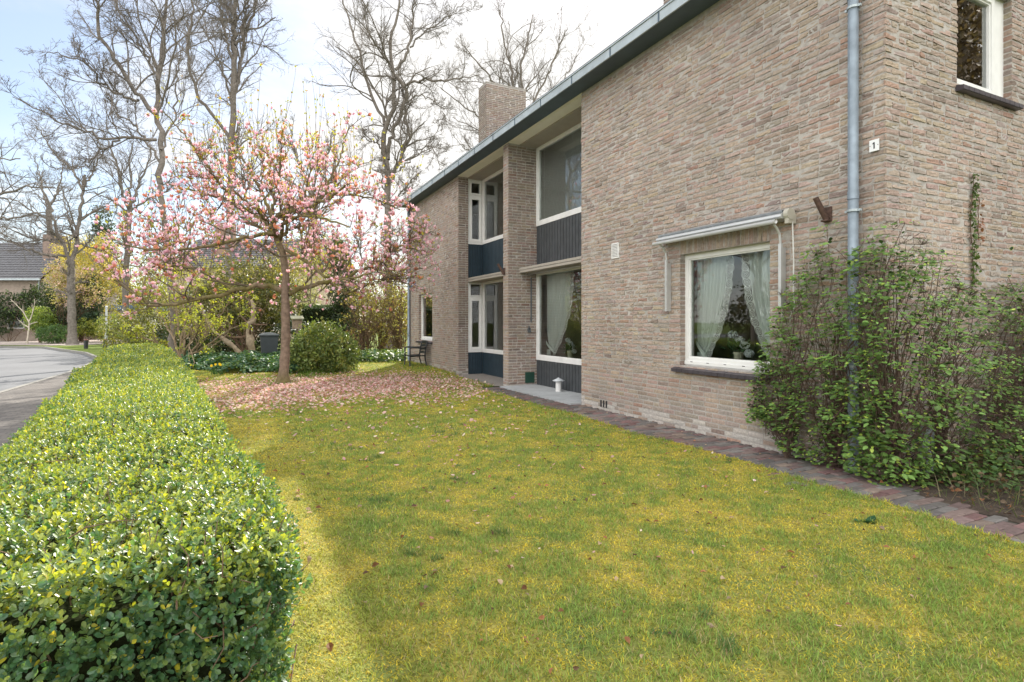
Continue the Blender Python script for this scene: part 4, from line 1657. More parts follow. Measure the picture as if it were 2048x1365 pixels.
# fallen magnolia petals, fallen leaves
M_PETAL = mat_leaf('petal', trans=.35, rough=.6, spec=.2, tint=(1.1, .95, .95))
PT = np.array([[0, 0, .02], [.26, .3, .0], [.30, .65, .05], [0, 1, .18], [-.30, .65, .05], [-.26, .3, .0]])


def petals(n, mx, my, sx, sy, rot=0.0, size=.062):
    x = rg.normal(size=n) * sx
    y = rg.normal(size=n) * sy
    x, y = mx + x * math.cos(rot) - y * math.sin(rot), my + x * math.sin(rot) + y * math.cos(rot)
    k = in_lawn(x, y) & (y < 18.5)
    x, y = x[k], y[k]
    n = len(x)
    P = np.stack([x, y, lawn_h(x, y) + .010 + rg.random(n) * .022], 1)
    a = rg.uniform(0, 2 * PI, n)
    Yd = np.stack([np.cos(a), np.sin(a), rg.normal(size=n) * .25], 1)
    X, Y, Z = axes_from(Yd, rg, None, 1.1)
    pal = np.array([(.66, .44, .44), (.70, .54, .54), (.60, .34, .36), (.38, .20, .13), (.52, .30, .25), (.70, .61, .53)])
    c = pal[rg.choice(6, n, p=[.22, .2, .13, .17, .13, .15])] * rg.uniform(.75, 1.15, (n, 1))
    stamp(pm, PT, LEAF6F, P, X, Y, Z, size * rg.uniform(.6, 1.25, n), c)


pm = MB()
petals(4700, 3.0, 13.0, 1.3, 1.30)
petals(4200, .7, 12.6, 1.2, 1.25)
petals(700, .5, 10.6, .8, .7)
petals(900, 3.4, 11.0, .9, 1.0)
petals(420, 2.6, 9.4, 1.3, 1.5)
petals(170, 2.6, 6.8, 1.3, 1.6, size=.042)
petals(60, 2.8, 4.2, 1.3, 1.2, size=.034)
tag(pm.build('fallen_petals', M_PETAL), kind='stuff')
fl = MB()
n = 620
x = rg.uniform(-.1, 4.6, n)
y = rg.uniform(1.6, 12, n) ** 1.0
k = in_lawn(x, y)
x, y = x[k], y[k]
n = len(x)
P = np.stack([x, y, lawn_h(x, y) + .016 + rg.random(n) * .01], 1)
a = rg.uniform(0, 2 * PI, n)
X, Y, Z = axes_from(np.stack([np.cos(a), np.sin(a), rg.normal(size=n) * .35], 1), rg, None, 1.5)
pal = np.array([(.20, .10, .05), (.13, .08, .05), (.34, .16, .08), (.42, .32, .22), (.26, .20, .14)])
stamp(fl, LEAF8 * [1, 1, 3.2], LEAF8F, P, X, Y, Z, rg.uniform(.022, .05, n), pal[rg.choice(5, n)] * rg.uniform(.7, 1.2, (n, 1)))
# on path and slab as well
n = 70
P = np.stack([rg.uniform(4.6, 5.3, n), rg.uniform(2, 12.5, n), np.full(n, .036)], 1)
a = rg.uniform(0, 2 * PI, n)
X, Y, Z = axes_from(np.stack([np.cos(a), np.sin(a), rg.normal(size=n) * .1], 1), rg)
stamp(fl, LEAF8 * [1, 1, 2], LEAF8F, P, X, Y, Z, rg.uniform(.02, .045, n), pal[rg.choice(5, n)] * rg.uniform(.8, 1.3, (n, 1)))
n = 650
P = np.stack([5.05 + 2.2 * rg.random(n), rg.uniform(1.2, 3.0, n), .045 + .02 * rg.random(n)], 1)
a = rg.uniform(0, 2 * PI, n)
X, Y, Z = axes_from(np.stack([np.cos(a), np.sin(a), rg.normal(size=n) * .3], 1), rg, None, 1.3)
stamp(fl, LEAF8 * [1, 1, 3], LEAF8F, P, X, Y, Z, rg.uniform(.025, .06, n), pal[rg.choice(5, n)] * rg.uniform(.4, 1., (n, 1)))
tag(fl.build('fallen_leaves', M_PETAL), kind='stuff')

# one big curled leaf near the viewpoint
c0 = gnd(1062, CAM_H * FPX / (1302 - 645.))
bl = MB()
for i in range(5):
    a = i * 1.25 + .3
    T = LEAF8 * [1.1, 1, 3.5]
    Yd = nrm(np.array([[math.cos(a), math.sin(a), .35]]))
    X, Y, Z = axes_from(Yd, rg, None, .4)
    stamp(bl, T, LEAF8F, np.array([[c0[0], c0[1], .035]]), X, Y, Z, .055, np.array([[.36, .19, .10]]) * rg.uniform(.8, 1.2))
tag(bl.build('dry_leaf', M_PETAL), 'large curled brown dry leaf on the lawn near the viewpoint', 'leaf')
# a few broad-leaved weeds in the lawn
for i, (px, py, lab) in enumerate(((922, 1198, 'dark green rosette weed in the mossy lawn, closest to the hedge'),
                                   (1730, 1050, 'dark green rosette weed in the lawn close to the path'),
                                   (1330, 1235, 'dark green rosette weed in the lawn right of the curled brown leaf'))):
    c0 = gnd(px, CAM_H * FPX / (py - 645.))
    n = 16
    a = rg.uniform(0, 2 * PI, n)
    X, Y, Z = axes_from(np.stack([np.cos(a), np.sin(a), rg.uniform(.15, .7, n)], 1), rg, None, .4)
    w_ = MB()
    stamp(w_, LEAF8, LEAF8F, np.repeat(c0[None], n, 0) + [0, 0, .015] + np.c_[rg.normal(size=(n, 2)) * .02, np.zeros(n)], X, Y, Z,
          rg.uniform(.045, .085, n), np.array([.035, .10, .045]) * rg.uniform(.7, 1.3, (n, 1)))
    tag(w_.build('weed', M_GRASS), lab, 'weed')

# daffodils at the edge of the ivy
for i, (px, py, lab) in enumerate(((428, 753, 'yellow daffodil clump beside the ivy, left one'), (440, 754, 'yellow daffodil clump beside the ivy, with longer leaves'))):
    c0 = gnd(px, 14.6)
    df = empty('daffodil', c0, lab, 'flower', 'daffodils beside the ivy')
    n = 22
    a = rg.uniform(0, 2 * PI, n)
    X, Y, Z = axes_from(np.stack([np.cos(a) * .35, np.sin(a) * .35, np.ones(n)], 1), rg)
    w_ = MB()
    stamp(w_, BL * [.08, 1, 1], BLF, np.repeat(c0[None], n, 0) + np.c_[rg.normal(size=(n, 2)) * .05, np.full(n, .0)], X, Y, Z, rg.uniform(.18, .3, n),
          np.array([.06, .13, .05]) * rg.uniform(.7, 1.3, (n, 1)))
    w_.build('leaves', M_GRASS, df)
    for j in range(2):
        q = c0 + [rg.normal() * .06, rg.normal() * .06, .30 + rg.random() * .05]
        n = 8
        a = np.arange(n) * 2 * PI / n
        Yd = np.stack([np.cos(a) * SA * .3 + np.cos(a) * CA, -np.cos(a) * SA, np.sin(a)], 1)
        X, Y, Z = axes_from(Yd, rg, np.repeat(np.array([[-SA, -CA, .2]]), n, 0), .2)
        f_ = MB()
        stamp(f_, LEAF4 * [1.4, 1, 1], LEAF4F, np.repeat(q[None], n, 0), X, Y, Z, .036, np.array([.66, .54, .03]))
        f_.build('flower', M_PETAL, df)

# ------------------------------------------------------------------ climbing hydrangea on the corner
M_HYD = mat_leaf('hydrangea_leaf', trans=.25, rough=.5, spec=.35, tint=(1.2, 1.2, .5))
hy = empty('climbing_hydrangea', (5.2, 3.0, 0), 'climbing hydrangea with fresh green leaves and brown stems round the house corner', 'climber')
rh = np.random.default_rng(33)


def hyd_point(n, lo=0.0):
    """points over the two walls, inside the plant's outline, with the outward direction"""
    out, nor = [], []
    while len(out) < n:
        sel = rh.random()
        if sel < .14:
            a_ = rh.uniform(0, PI / 2)
            z = rh.uniform(0, 2.1)
            o = (.14 + .34 * math.sin(PI * min(1, z / 2.1 * .75 + .15))) * rh.uniform(lo, 1) ** .6
            out.append((D - o * math.cos(a_), Y0 - o * math.sin(a_), z))
            nor.append((-math.cos(a_), -math.sin(a_), .35))
        elif sel < .46:
            y = rh.uniform(2.95, 4.45)
            hz = np.interp(y, [3.05, 3.35, 3.55, 3.75, 4.0, 4.2, 4.45], [2.35, 2.05, 2.45, 2.15, 1.9, 1.35, .75])
            lo_ = np.interp(y, [3.9, 4.45], [.0, .45])
            z = rh.uniform(lo_, hz)
            o = (.10 + .32 * math.sin(PI * min(1, z / hz * .8 + .12)) * np.interp(y, [3.05, 3.6, 4.45], [1, .85, .25])) * rh.uniform(lo, 1) ** .6
            if z < .1:
                o *= .7
            out.append((D - o, y, z))
            nor.append((-1, rh.normal() * .3, .35))
        else:
            x = 5.2 + 3.1 * rh.random() ** 1.25
            hz = np.interp(x, [5.25, 5.5, 5.75, 6.1, 6.6, 7.2, 8.3], [2.35, 2.1, 2.2, 1.8, 1.75, 1.85, 1.9])
            z = rh.uniform(0, hz)
            o = (.12 + .42 * math.sin(PI * min(1, z / hz * .75 + .15))) * rh.uniform(lo, 1) ** .6
            o += .42 * min(1, max(0, (x - 5.35) / .5)) * max(0, 1 - z / .9) * rh.random()
            out.append((x, Y0 - o, z))
            nor.append((rh.normal() * .3 - .2, -1, .35))
    return np.array(out), nrm(np.array(nor))


stm = MB()
C, Nn = hyd_point(740, .45)
Co, No = hyd_point(150, .9)
C, Nn = np.concatenate([C, Co]), np.concatenate([Nn, No])
a_ = rh.uniform(.1, 1.2, 45)
z_ = rh.uniform(.1, 2.2, 45)
o_ = rh.uniform(.16, .36, 45)
C = np.concatenate([C, np.stack([D - o_ * np.cos(a_) - .03, 3.22 - o_ * np.sin(a_) * .8 + rh.uniform(-.05, .28, 45), z_], 1)])
Nn = np.concatenate([Nn, nrm(np.stack([-np.cos(a_), -np.sin(a_), np.full(45, .35)], 1))])
# woody stems fan out from two roots up the wall
SP, SR = [], []
roots = np.array([(5.24, 3.55, .03), (5.22, 2.96, .03), (5.9, 2.93, .03), (6.8, 2.9, .03), (5.16, 4.0, .03)])
for i in range(0, len(C), 2):
    c = C[i]
    r_ = roots[np.argmin(np.linalg.norm((roots - c)[:, :2], axis=1) + rh.random(len(roots)) * .8)]
    t = np.linspace(0, 1, 9)[:, None]
    mid = r_ + (c - r_) * t
    hug = (1 - t) * t * 1.2
    mid[:, 2:3] = r_[2] + (c[2] - r_[2]) * t ** .8
    wall = np.array([.22, 0, 0]) if c[0] < D and c[1] > Y0 else np.array([0, .2, 0])
    mid = mid + wall * hug + rh.normal(size=mid.shape) * .035 * (t * (1 - t) * 4 + .15)
    mid[:, 0] = np.where((mid[:, 1] > Y0 - .02), np.minimum(mid[:, 0], D - .02), mid[:, 0])
    SP.append(mid)
    SR.append(np.linspace(.013 if rh.random() < .16 else .0055, .0022, 9))
tubes(stm, np.array(SP), np.array(SR), 5)
C2, N2 = hyd_point(1700, .0)
d = nrm(N2 + rh.normal(size=C2.shape) * .8)
ln = rh.uniform(.06, .22, (len(C2), 1, 1))
t = np.linspace(-.6, .5, 4)[None, :, None]
tubes(stm, C2[:, None] + d[:, None] * t * ln + rh.normal(size=(len(C2), 4, 3)) * .012, np.full((len(C2), 4), .0019), 3)
stm.build('stems', mat('hydrangea_stem', (.105, .070, .054), rough=.9, var=.3, scale=30), hy)  # stem colour darkened to read as shade among the leaves
lv = MB()
k = 15
HL = np.array([[0, 0, 0], [.30, .14, .05], [.45, .42, .04], [.28, .78, -.02], [0, 1, -.12], [-.28, .78, -.02], [-.45, .42, .04], [-.30, .14, .05],
               [0, .35, -.02], [0, .7, -.03]])
HLF = [[(0, 1, 2, 8), (8, 2, 3, 9), (0, 8, 6, 7), (8, 9, 5, 6)], [(9, 3, 4), (9, 4, 5)]]
for cl, (CC, NN_, kk) in enumerate(((C, Nn, k),)):
    n = len(CC)
    bright = rh.uniform(.5, 1.35, (n, 1))
    cs_ = rh.uniform(.6, 1.25, n)
    for j in range(kk):
        az = j * 2.4 + rh.random(n) * 1.5
        ax = nrm(NN_ + np.array([0, 0, .8]))
        a1 = nrm(np.cross(ax, np.array([.3, .5, .8])))
        a2 = np.cross(ax, a1)
        rr = (.008 + .085 * rh.random(n) ** .8)[:, None]
        dirv = nrm((a1 * np.cos(az)[:, None] + a2 * np.sin(az)[:, None]) * [1, 1, .45])
        P = CC + dirv * rr + ax * (rh.normal(size=(n, 1)) * .014)
        Yd = nrm(dirv + np.array([0, 0, .15]) + rh.normal(size=(n, 3)) * .22)
        X, Y, Z = axes_from(Yd, rh, ax + [0, 0, .4], .5)
        keep = rh.random(n) < .85
        tip = (j < 4)
        c = (np.array([.27, .35, .065]) if tip else np.array([.135, .235, .062])) * bright * rh.uniform(.7, 1.25, (n, 1))
        stamp(lv, HL * [.78, 1, 1], HLF, P[keep], X[keep], Y[keep], Z[keep], ((.030 if tip else .046) * cs_ * rh.uniform(.7, 1.2, n))[keep], c[keep])
# dark leaves through the depth: inner shade put into their colour
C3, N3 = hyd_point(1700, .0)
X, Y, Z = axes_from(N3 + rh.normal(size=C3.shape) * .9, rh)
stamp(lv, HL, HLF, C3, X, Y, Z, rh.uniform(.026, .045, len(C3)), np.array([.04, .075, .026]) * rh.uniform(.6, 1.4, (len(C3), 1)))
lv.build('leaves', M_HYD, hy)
fh = MB()
C4, N4 = hyd_point(150, .85)
for c, nn in zip(C4, N4):
    m_ = 26
    dd = nrm(np.c_[rh.normal(size=(m_, 2)), np.abs(rh.normal(size=m_)) * .6] + nn * .6)
    e_ = c + dd * rh.uniform(.03, .085, (m_, 1))
    pts = c + (e_ - c)[:, None, :] * np.linspace(0, 1, 3)[None, :, None]
    tubes(fh, pts, np.full((m_, 3), .0013), 3, np.array([.10, .07, .055]))
    X, Y, Z = axes_from(dd, rh)
    pale = rh.random((m_, 1)) < .10
    stamp(fh, LEAF4, LEAF4F, e_, X, Y, Z, np.where(pale[:, 0], .018, .008), np.where(pale, np.array([.50, .38, .34]), np.array([.11, .075, .06])))
fh.hascol = True
fh.build('dried_flowers', mat('dry_umbel', attr=True, rough=.9, var=.2), hy)

# stub pipe behind the climber
c = MB()
c.tube([(5.80, 2.985, .03), (5.80, 2.985, .40)], .055, 14)
c.tube([(5.80, 2.985, .40), (5.80, 2.985, .46)], .068, 14)
c.build('drain_stub', M_ZINC, house, True)

# variegated holly at the right
ho = empty('holly', (7.75, 2.6, 0), 'variegated holly with cream-edged dark leaves at the right end of the gable wall', 'shrub')
hl = MB()
n = 1500
Ph = np.array([7.85, 2.55, 1.45]) + rh.normal(size=(n, 3)) * [.33, .22, .33]
Ph = Ph[(Ph[:, 1] < Y0 - .05)]
n = len(Ph)
X, Y, Z = axes_from(rh.normal(size=(n, 3)) + [-.3, -.5, .2], rh)
for sc, col, lift in ((1.0, (.42, .42, .20), 0.0), (.74, (.035, .075, .030), .004)):
    stamp(hl, LEAF8 * [1.15, 1, 1], LEAF8F, Ph + Z * lift + Y * (.5 * .055 * (1 - sc)), X, Y, Z, .055 * sc, np.array(col) * rh.uniform(.7, 1.2, (n, 1)))
hl.build('leaves', M_HYD, ho)
hs = MB()
q = np.array([7.75, 2.6, 0]) + (Ph[::12] - np.array([7.75, 2.6, 0]))[:, None, :] * np.linspace(0, 1, 5)[None, :, None] ** np.array([.9, .9, .7])
tubes(hs, q + rh.normal(size=q.shape) * .02, np.repeat(np.linspace(.012, .003, 5)[None], len(q), 0), 4)
hs.build('stems', M_TWIG, ho)

# two strands of ivy on the gable wall
def strand(x, z0, z1, n, col, label, dead=False):
    iv = empty('ivy_strand', (x, Y0 - .02, z0), label, 'ivy')
    zz = np.linspace(z0, z1, 24)
    p = np.stack([x + .025 * np.sin(zz * 7) + rh.normal(size=24) * .008, np.full(24, Y0 - .018), zz], 1)
    c = MB()
    c.tube(p, .004, 5)
    c.build('stem', M_TWIG, iv)
    zs = rh.uniform(z0, z1, n)
    P = np.stack([np.interp(zs, zz, p[:, 0]) + rh.normal(size=n) * .018, Y0 - .022 - rh.random(n) * .03, zs], 1)
    X, Y, Z = axes_from(np.c_[rh.normal(size=(n, 2)) * .6 + [0, -.4], -np.ones(n) * .5 + rh.normal(size=n) * .6], rh, np.repeat([[0, -1., .2]], n, 0))
    c = MB()
    stamp(c, HL, HLF, P, X, Y, Z, rh.uniform(.02, .042, n), np.array(col) * rh.uniform(.6, 1.4, (n, 1)))
    c.build('leaves', M_HYD, iv)


strand(6.78, 1.75, 2.98, 260, (.075, .115, .03), 'thin strand of green ivy climbing the gable wall')
strand(6.92, 2.3, 2.75, 26, (.20, .09, .05), 'withered reddish ivy strand beside the green one on the gable')
# ------------------------------------------------------------------ trees
M_BARK = mat('bark', (.175, .155, .138), rough=.95, var=.35, scale=9, bmp=(30, .02), spec=.1)
M_BARKM = mat('mossy_bark', attr=True, rough=.95, var=.35, scale=14, bmp=(45, .012), spec=.1)
M_CROWN = mat('bare_twigs', (.175, .155, .140), rough=.95, var=.2, scale=3, spec=.1)


def resample(P, m, wob, rng):
    P = np.asarray(P, float)
    s = np.r_[0, np.cumsum(np.linalg.norm(np.diff(P[:, :3], axis=0), axis=1))]
    t = np.linspace(0, s[-1], m)
    Q = np.stack([np.interp(t, s, P[:, i]) for i in range(P.shape[1])], 1)
    for _ in range(2):
        Q[1:-1, :3] = (Q[1:-1, :3] * 2 + Q[:-2, :3] + Q[2:, :3]) / 4
    if wob:
        Q[1:-1, :3] += rng.normal(size=(m - 2, 3)) * wob
    return Q


def spawn(rng, P, Rr, per, t0, t1, ang, ratio, m, wob, up, rr, rmin, length=None, droop=0.0):
    """grow side branches on every polyline of P"""
    n, mp, _ = P.shape
    idx = np.repeat(np.arange(n), per)
    N = len(idx)
    t = rng.uniform(t0, t1, N)
    f = t * (mp - 1)
    i0 = np.minimum(f.astype(int), mp - 2)
    w = (f - i0)[:, None]
    pos = P[idx, i0] * (1 - w) + P[idx, i0 + 1] * w
    T = nrm(P[idx, i0 + 1] - P[idx, i0])
    rp = Rr[idx, i0] * (1 - w[:, 0]) + Rr[idx, i0 + 1] * w[:, 0]
    pl = np.sum(np.linalg.norm(np.diff(P, axis=1), axis=2), 1)[idx]
    a = rng.normal(ang, .22, N)[:, None]
    perp = nrm(np.cross(T, rng.normal(size=(N, 3))))
    d = nrm(T * np.cos(a) + perp * np.sin(a) + np.array([0, 0, up]))
    L = (pl * ratio * rng.uniform(.55, 1.25, N) * (1 - .5 * t)) if length is None else length * rng.uniform(.55, 1.3, N)
    st = (L / (m - 1))[:, None]
    out = np.empty((N, m, 3))
    out[:, 0] = pos
    drift = rng.normal(size=(N, 3)) * wob * .5
    for k in range(1, m):
        d = nrm(d + rng.normal(size=(N, 3)) * wob + drift + np.array([0, 0, up * .35 - droop * k / m]))
        out[:, k] = out[:, k - 1] + d * st
    r0 = np.maximum(rp * rr, rmin)
    R2 = r0[:, None] * np.linspace(1, .45, m)[None]
    return out, np.maximum(R2, rmin * .6)


def bare_tree(label, base, limbs, seed, crown=(7, 6, 5, 3), wob=.22, up=.12, group='bare trees behind the gardens', twig=.011, mat_t=None,
              scale=1.0, ext=1.0):
    """limbs: list of (px points, depth0, depth1, r0, r1); the first one is the trunk"""
    rng = np.random.default_rng(seed)
    t = empty('bare_tree', (base[0], base[1], 0), label, 'tree', group)
    tm = MB()
    LP, LR = [], []
    for i, (pts, d0, d1, r0, r1) in enumerate(limbs):
        dd = np.linspace(d0, d1, len(pts))
        W_ = np.array([unp(p[0], p[1], d) for p, d in zip(pts, dd)])
        if i == 0:
            W_ = np.concatenate([[[base[0], base[1], -.05]], W_])
        Q = resample(W_, 22, .05 if i else .02, rng)
        r = np.linspace(r0, r1, 22)
        if i == 0:
            hgt = Q[:, 2]
            r = r * (1 + .5 * np.clip(1 - hgt / .8, 0, 1) ** 2)
        tubes(tm, Q[None], r[None], 10)
        LP.append(Q)
        LR.append(r)
    tm.build('trunk', mat_t or M_BARK, t, True)
    P0, R0 = np.array(LP), np.array(LR)
    cm = MB()
    a, b, c, d_ = crown
    M0 = len(P0) > 1
    P1, R1 = spawn(rng, P0[1:] if M0 else P0, R0[1:] if M0 else R0, a, .15, 1., .70, .50 * ext, 12, wob * .62, up, .5, twig * 1.1)
    P1b, R1b = spawn(rng, P0[:1], R0[:1], a, .55, 1., .8, .26 * ext, 12, wob * .62, up, .30, twig * 1.1)
    P1, R1 = np.concatenate([P1, P1b]), np.concatenate([R1, R1b])
    tubes(cm, P1, R1, 5)
    P2, R2 = spawn(rng, P1, R1, b, .10, 1., .66, .60, 9, wob * .6, up * .7, .55, twig * .68)
    tubes(cm, P2, R2, 4)
    P3, R3 = spawn(rng, P2, R2, c, .1, 1., .7, .62, 7, wob * .6, up * .4, .65, twig * .50)
    tubes(cm, P3, R3, 3)
    if d_:
        P4, R4 = spawn(rng, P3, R3, d_, .2, 1., .7, .66, 5, wob * .6, 0.0, .8, twig * .40)
        tubes(cm, P4, R4, 3)
    cm.build('crown', M_CROWN, t)
    return t, (P1, P2, P3)


# the tall curly tree behind the hedge end (its pale trunk stands beside the multi-stemmed shrub)
T1 = [([(345, 705), (345, 620), (338, 520), (326, 420), (321, 369)], 20, 20, .125, .095),
      ([(321, 369), (323, 300), (323, 268), (313, 232), (311, 215), (317, 172), (323, 92), (331, 46), (329, 0), (326, -60)], 20, 20.5, .105, .035),
      ([(311, 228), (283, 200), (258, 172), (245, 140), (234, 120), (205, 85), (197, 55), (192, 0), (190, -60)], 20, 18.8, .080, .035),
      ([(277, 201), (261, 200), (240, 192), (221, 181), (206, 168), (194, 157), (180, 128), (155, 120), (120, 108), (95, 104)], 19.7, 18.2, .050, .012),
      ([(318, 160), (300, 130), (278, 90), (255, 50), (237, 18), (225, -30)], 20, 21, .050, .022),
      ([(312, 280), (290, 276), (268, 271), (240, 280), (215, 274), (185, 275), (154, 262), (110, 235), (60, 215), (25, 194)], 20, 17.5, .055, .012),
      ([(323, 330), (300, 290), (280, 270), (262, 240), (235, 232), (215, 190), (205, 170)], 20, 21.5, .045, .012),
      ([(240, 280), (200, 300), (170, 330), (140, 340), (100, 330)], 19.5, 18, .035, .010),
      ([(322, 300), (345, 250), (352, 200), (350, 150), (362, 110), (356, 60)], 20, 22, .04, .012)]
bare_tree('tall bare crooked tree with pale trunk beside the shrub at the hedge end', gnd(345, 20), T1, 3, crown=(13, 7, 5, 4), wob=.25, up=.14)
T2 = [([(455, 640), (457, 520), (460, 437), (462, 330), (465, 260), (466, 185), (468, 120)], 26, 26, .18, .125),
      ([(468, 120), (470, 60), (471, 0), (474, -60)], 26, 26, .125, .07),
      ([(460, 280), (440, 255), (421, 228), (406, 205), (394, 185), (382, 155), (374, 120), (376, 90), (381, 61), (385, 0), (384, -50)], 26, 24.5, .085, .035),
      ([(466, 200), (478, 150), (482, 110), (490, 60), (512, 20), (520, -40)], 26, 27, .09, .04),
      ([(467, 130), (455, 100), (448, 60), (440, 20), (430, -40)], 26, 25, .07, .03),
      ([(465, 210), (450, 160), (440, 130), (430, 100), (410, 70), (408, 20)], 26, 28, .06, .02),
      ([(470, 90), (485, 70), (492, 30), (500, -20)], 26, 26, .07, .03)]
bare_tree('thick-trunked bare tree rising straight behind the magnolia', gnd(455, 26), T2, 4, crown=(13, 7, 5, 4), wob=.25, up=.14, twig=.0115)
T3 = [([(778, 620), (777, 520), (776, 419), (775, 340)], 29, 29, .21, .16),
      ([(775, 340), (763, 281), (772, 250), (788, 225), (791, 187), (790, 150), (780, 109), (781, 80), (782, 56), (793, 25), (800, 0), (806, -50)], 29, 28, .145, .04),
      ([(769, 250), (752, 210), (735, 175), (724, 145), (722, 119), (716, 98), (710, 78), (702, 50), (694, 31), (688, 0), (680, -50)], 29, 30, .085, .03),
      ([(776, 320), (779, 281), (790, 258), (796, 240), (807, 212), (812, 190), (810, 175), (800, 162), (791, 150)], 29, 28.5, .11, .08),
      ([(776, 350), (790, 338), (802, 325), (804, 300), (815, 285), (821, 278), (815, 255), (811, 230), (808, 200)], 29, 28, .10, .055),
      ([(808, 175), (829, 162), (850, 163), (872, 162), (900, 160), (935, 156), (960, 150)], 28.5, 27, .07, .018),
      ([(791, 140), (805, 122), (816, 106), (820, 80), (822, 62), (828, 30), (829, 0), (836, -40)], 28.5, 29, .08, .03),
      ([(820, 95), (850, 62), (880, 45), (905, 30), (930, 5)], 29, 30, .045, .015),
      ([(812, 205), (840, 190), (862, 195), (880, 215), (890, 240)], 28, 27, .04, .012),
      ([(800, 342), (820, 322), (841, 300), (855, 290), (870, 300), (880, 330)], 28.5, 27.5, .05, .012),
      ([(768, 300), (748, 285), (735, 280), (722, 272)], 29, 28, .05, .016),
      ([(790, 150), (770, 110), (750, 85), (735, 60), (728, 20)], 28.5, 27, .05, .018),
      ([(780, 419), (795, 395), (815, 370), (838, 350)], 29, 28, .05, .02)]
bare_tree('tall bare tree with twisted twin stems at the far end of the house', gnd(778, 29), T3, 5, crown=(12, 7, 5, 4), wob=.25, up=.12, twig=.012)
T4 = [([(1032, 500), (1034, 330), (1036, 260)], 33, 33, .26, .22),
      ([(1036, 260), (1030, 190), (1025, 150), (1012, 100), (1008, 60), (1000, 20)], 33, 33, .10, .03),
      ([(1038, 260), (1045, 180), (1040, 140), (1050, 100), (1060, 60), (1065, 30)], 33, 34, .10, .03),
      ([(1036, 270), (1020, 220), (1000, 180), (975, 150), (950, 120), (925, 90)], 33, 32, .09, .025),
      ([(1040, 270), (1070, 200), (1090, 160), (1108, 120), (1120, 90), (1130, 60)], 33, 33, .08, .022),
      ([(1034, 290), (1000, 260), (960, 235), (930, 215), (900, 190), (880, 175)], 33, 31, .07, .02),
      ([(1034, 300), (985, 290), (950, 255), (925, 245), (905, 235)], 33, 32, .06, .018),
      ([(1042, 280), (1090, 215), (1120, 170), (1140, 140), (1155, 110)], 33, 34, .06, .018),
      ([(1034, 310), (980, 310), (940, 300), (915, 290)], 33, 31, .05, .016)]
bare_tree('wide bare tree whose twigs spread above the roof behind the chimney', gnd(1032, 33), T4, 6, crown=(10, 6, 5, 2), wob=.20, up=.22, twig=.012)
T5 = [([(145, 684), (144, 620), (142, 560), (142, 535)], 36, 36, .25, .20),
      ([(142, 540), (135, 505), (128, 490), (121, 478), (112, 462), (108, 440), (103, 415), (80, 370)], 36, 35, .12, .04),
      ([(143, 540), (150, 510), (153, 481), (158, 450), (163, 418), (166, 381), (170, 350)], 36, 37, .14, .07),
      ([(166, 381), (150, 350), (135, 332), (110, 305), (86, 271), (70, 250)], 36.5, 36, .08, .025),
      ([(166, 378), (176, 360), (185, 348), (196, 320), (210, 300)], 36.5, 37, .08, .03),
      ([(132, 512), (110, 514), (92, 510), (65, 502), (41, 495), (20, 483), (-10, 473)], 36, 34, .09, .03),
      ([(125, 480), (100, 481), (82, 479), (60, 474), (41, 467), (20, 460), (-5, 452)], 36, 35, .075, .025),
      ([(155, 488), (175, 492), (200, 500), (230, 505)], 36, 37, .06, .02),
      ([(153, 475), (146, 460), (140, 440), (130, 415), (128, 380)], 36, 38, .06, .025)]
bare_tree('street tree with forked dark trunk on the verge by the bollards', gnd(145, 36), T5, 7, crown=(10, 6, 5, 2), wob=.17, up=.05, twig=.013)
T6 = [([(-95, 690), (-95, 560), (-90, 480)], 33, 33, .25, .2),
      ([(-90, 480), (-60, 420), (-20, 395), (30, 380), (70, 372), (110, 375)], 33, 32, .12, .03),
      ([(-90, 490), (-40, 450), (0, 440), (45, 432), (90, 425)], 33, 31, .1, .03),
      ([(-90, 470), (-70, 380), (-40, 340), (0, 320), (40, 318)], 33, 32, .1, .03),
      ([(-90, 470), (-90, 400), (-70, 300), (-60, 200)], 33, 34, .14, .04)]
bare_tree('bare tree at the far left whose twigs reach over the tiled roof', gnd(-95, 33), T6, 8, crown=(12, 6, 5, 2), wob=.15, up=.03, twig=.012)
T7 = [([(105, 640), (100, 480), (98, 420)], 52, 52, .3, .2),
      ([(98, 420), (85, 380), (78, 350), (70, 320)], 52, 52, .12, .03),
      ([(98, 420), (112, 390), (122, 360), (125, 330)], 52, 52, .12, .03),
      ([(98, 440), (60, 420), (30, 400), (5, 395)], 52, 50, .10, .03)]
bare_tree('distant bare tree behind the tiled house on the left', gnd(105, 52), T7, 9, crown=(10, 6, 4, 2), wob=.15, up=.10, twig=.016)
T8 = [([(640, 600), (630, 450), (622, 380)], 48, 48, .35, .25),
      ([(622, 380), (600, 330), (585, 290), (580, 250)], 48, 48, .14, .04),
      ([(622, 380), (640, 330), (660, 300), (668, 260)], 48, 48, .14, .04),
      ([(625, 400), (590, 370), (555, 350), (520, 330)], 48, 47, .12, .03),
      ([(622, 385), (690, 350), (720, 330), (750, 320)], 48, 49, .12, .03)]
bare_tree('distant bare tree half hidden behind the magnolia crown', gnd(640, 48), T8, 10, crown=(10, 6, 4, 2), wob=.17, up=.10, twig=.016)
T9 = [([(250, 620), (255, 480), (258, 420)], 40, 40, .22, .17),
      ([(258, 420), (240, 370), (232, 320), (215, 285), (205, 260)], 40, 39, .11, .03),
      ([(258, 420), (275, 380), (285, 350), (300, 320), (304, 290)], 40, 41, .11, .03),
      ([(257, 430), (225, 400), (190, 390), (170, 380)], 40, 39, .09, .02),
      ([(258, 425), (292, 400), (330, 385), (365, 370)], 40, 41, .09, .02),
      ([(258, 420), (262, 360), (258, 320), (266, 285)], 40, 40, .10, .03)]
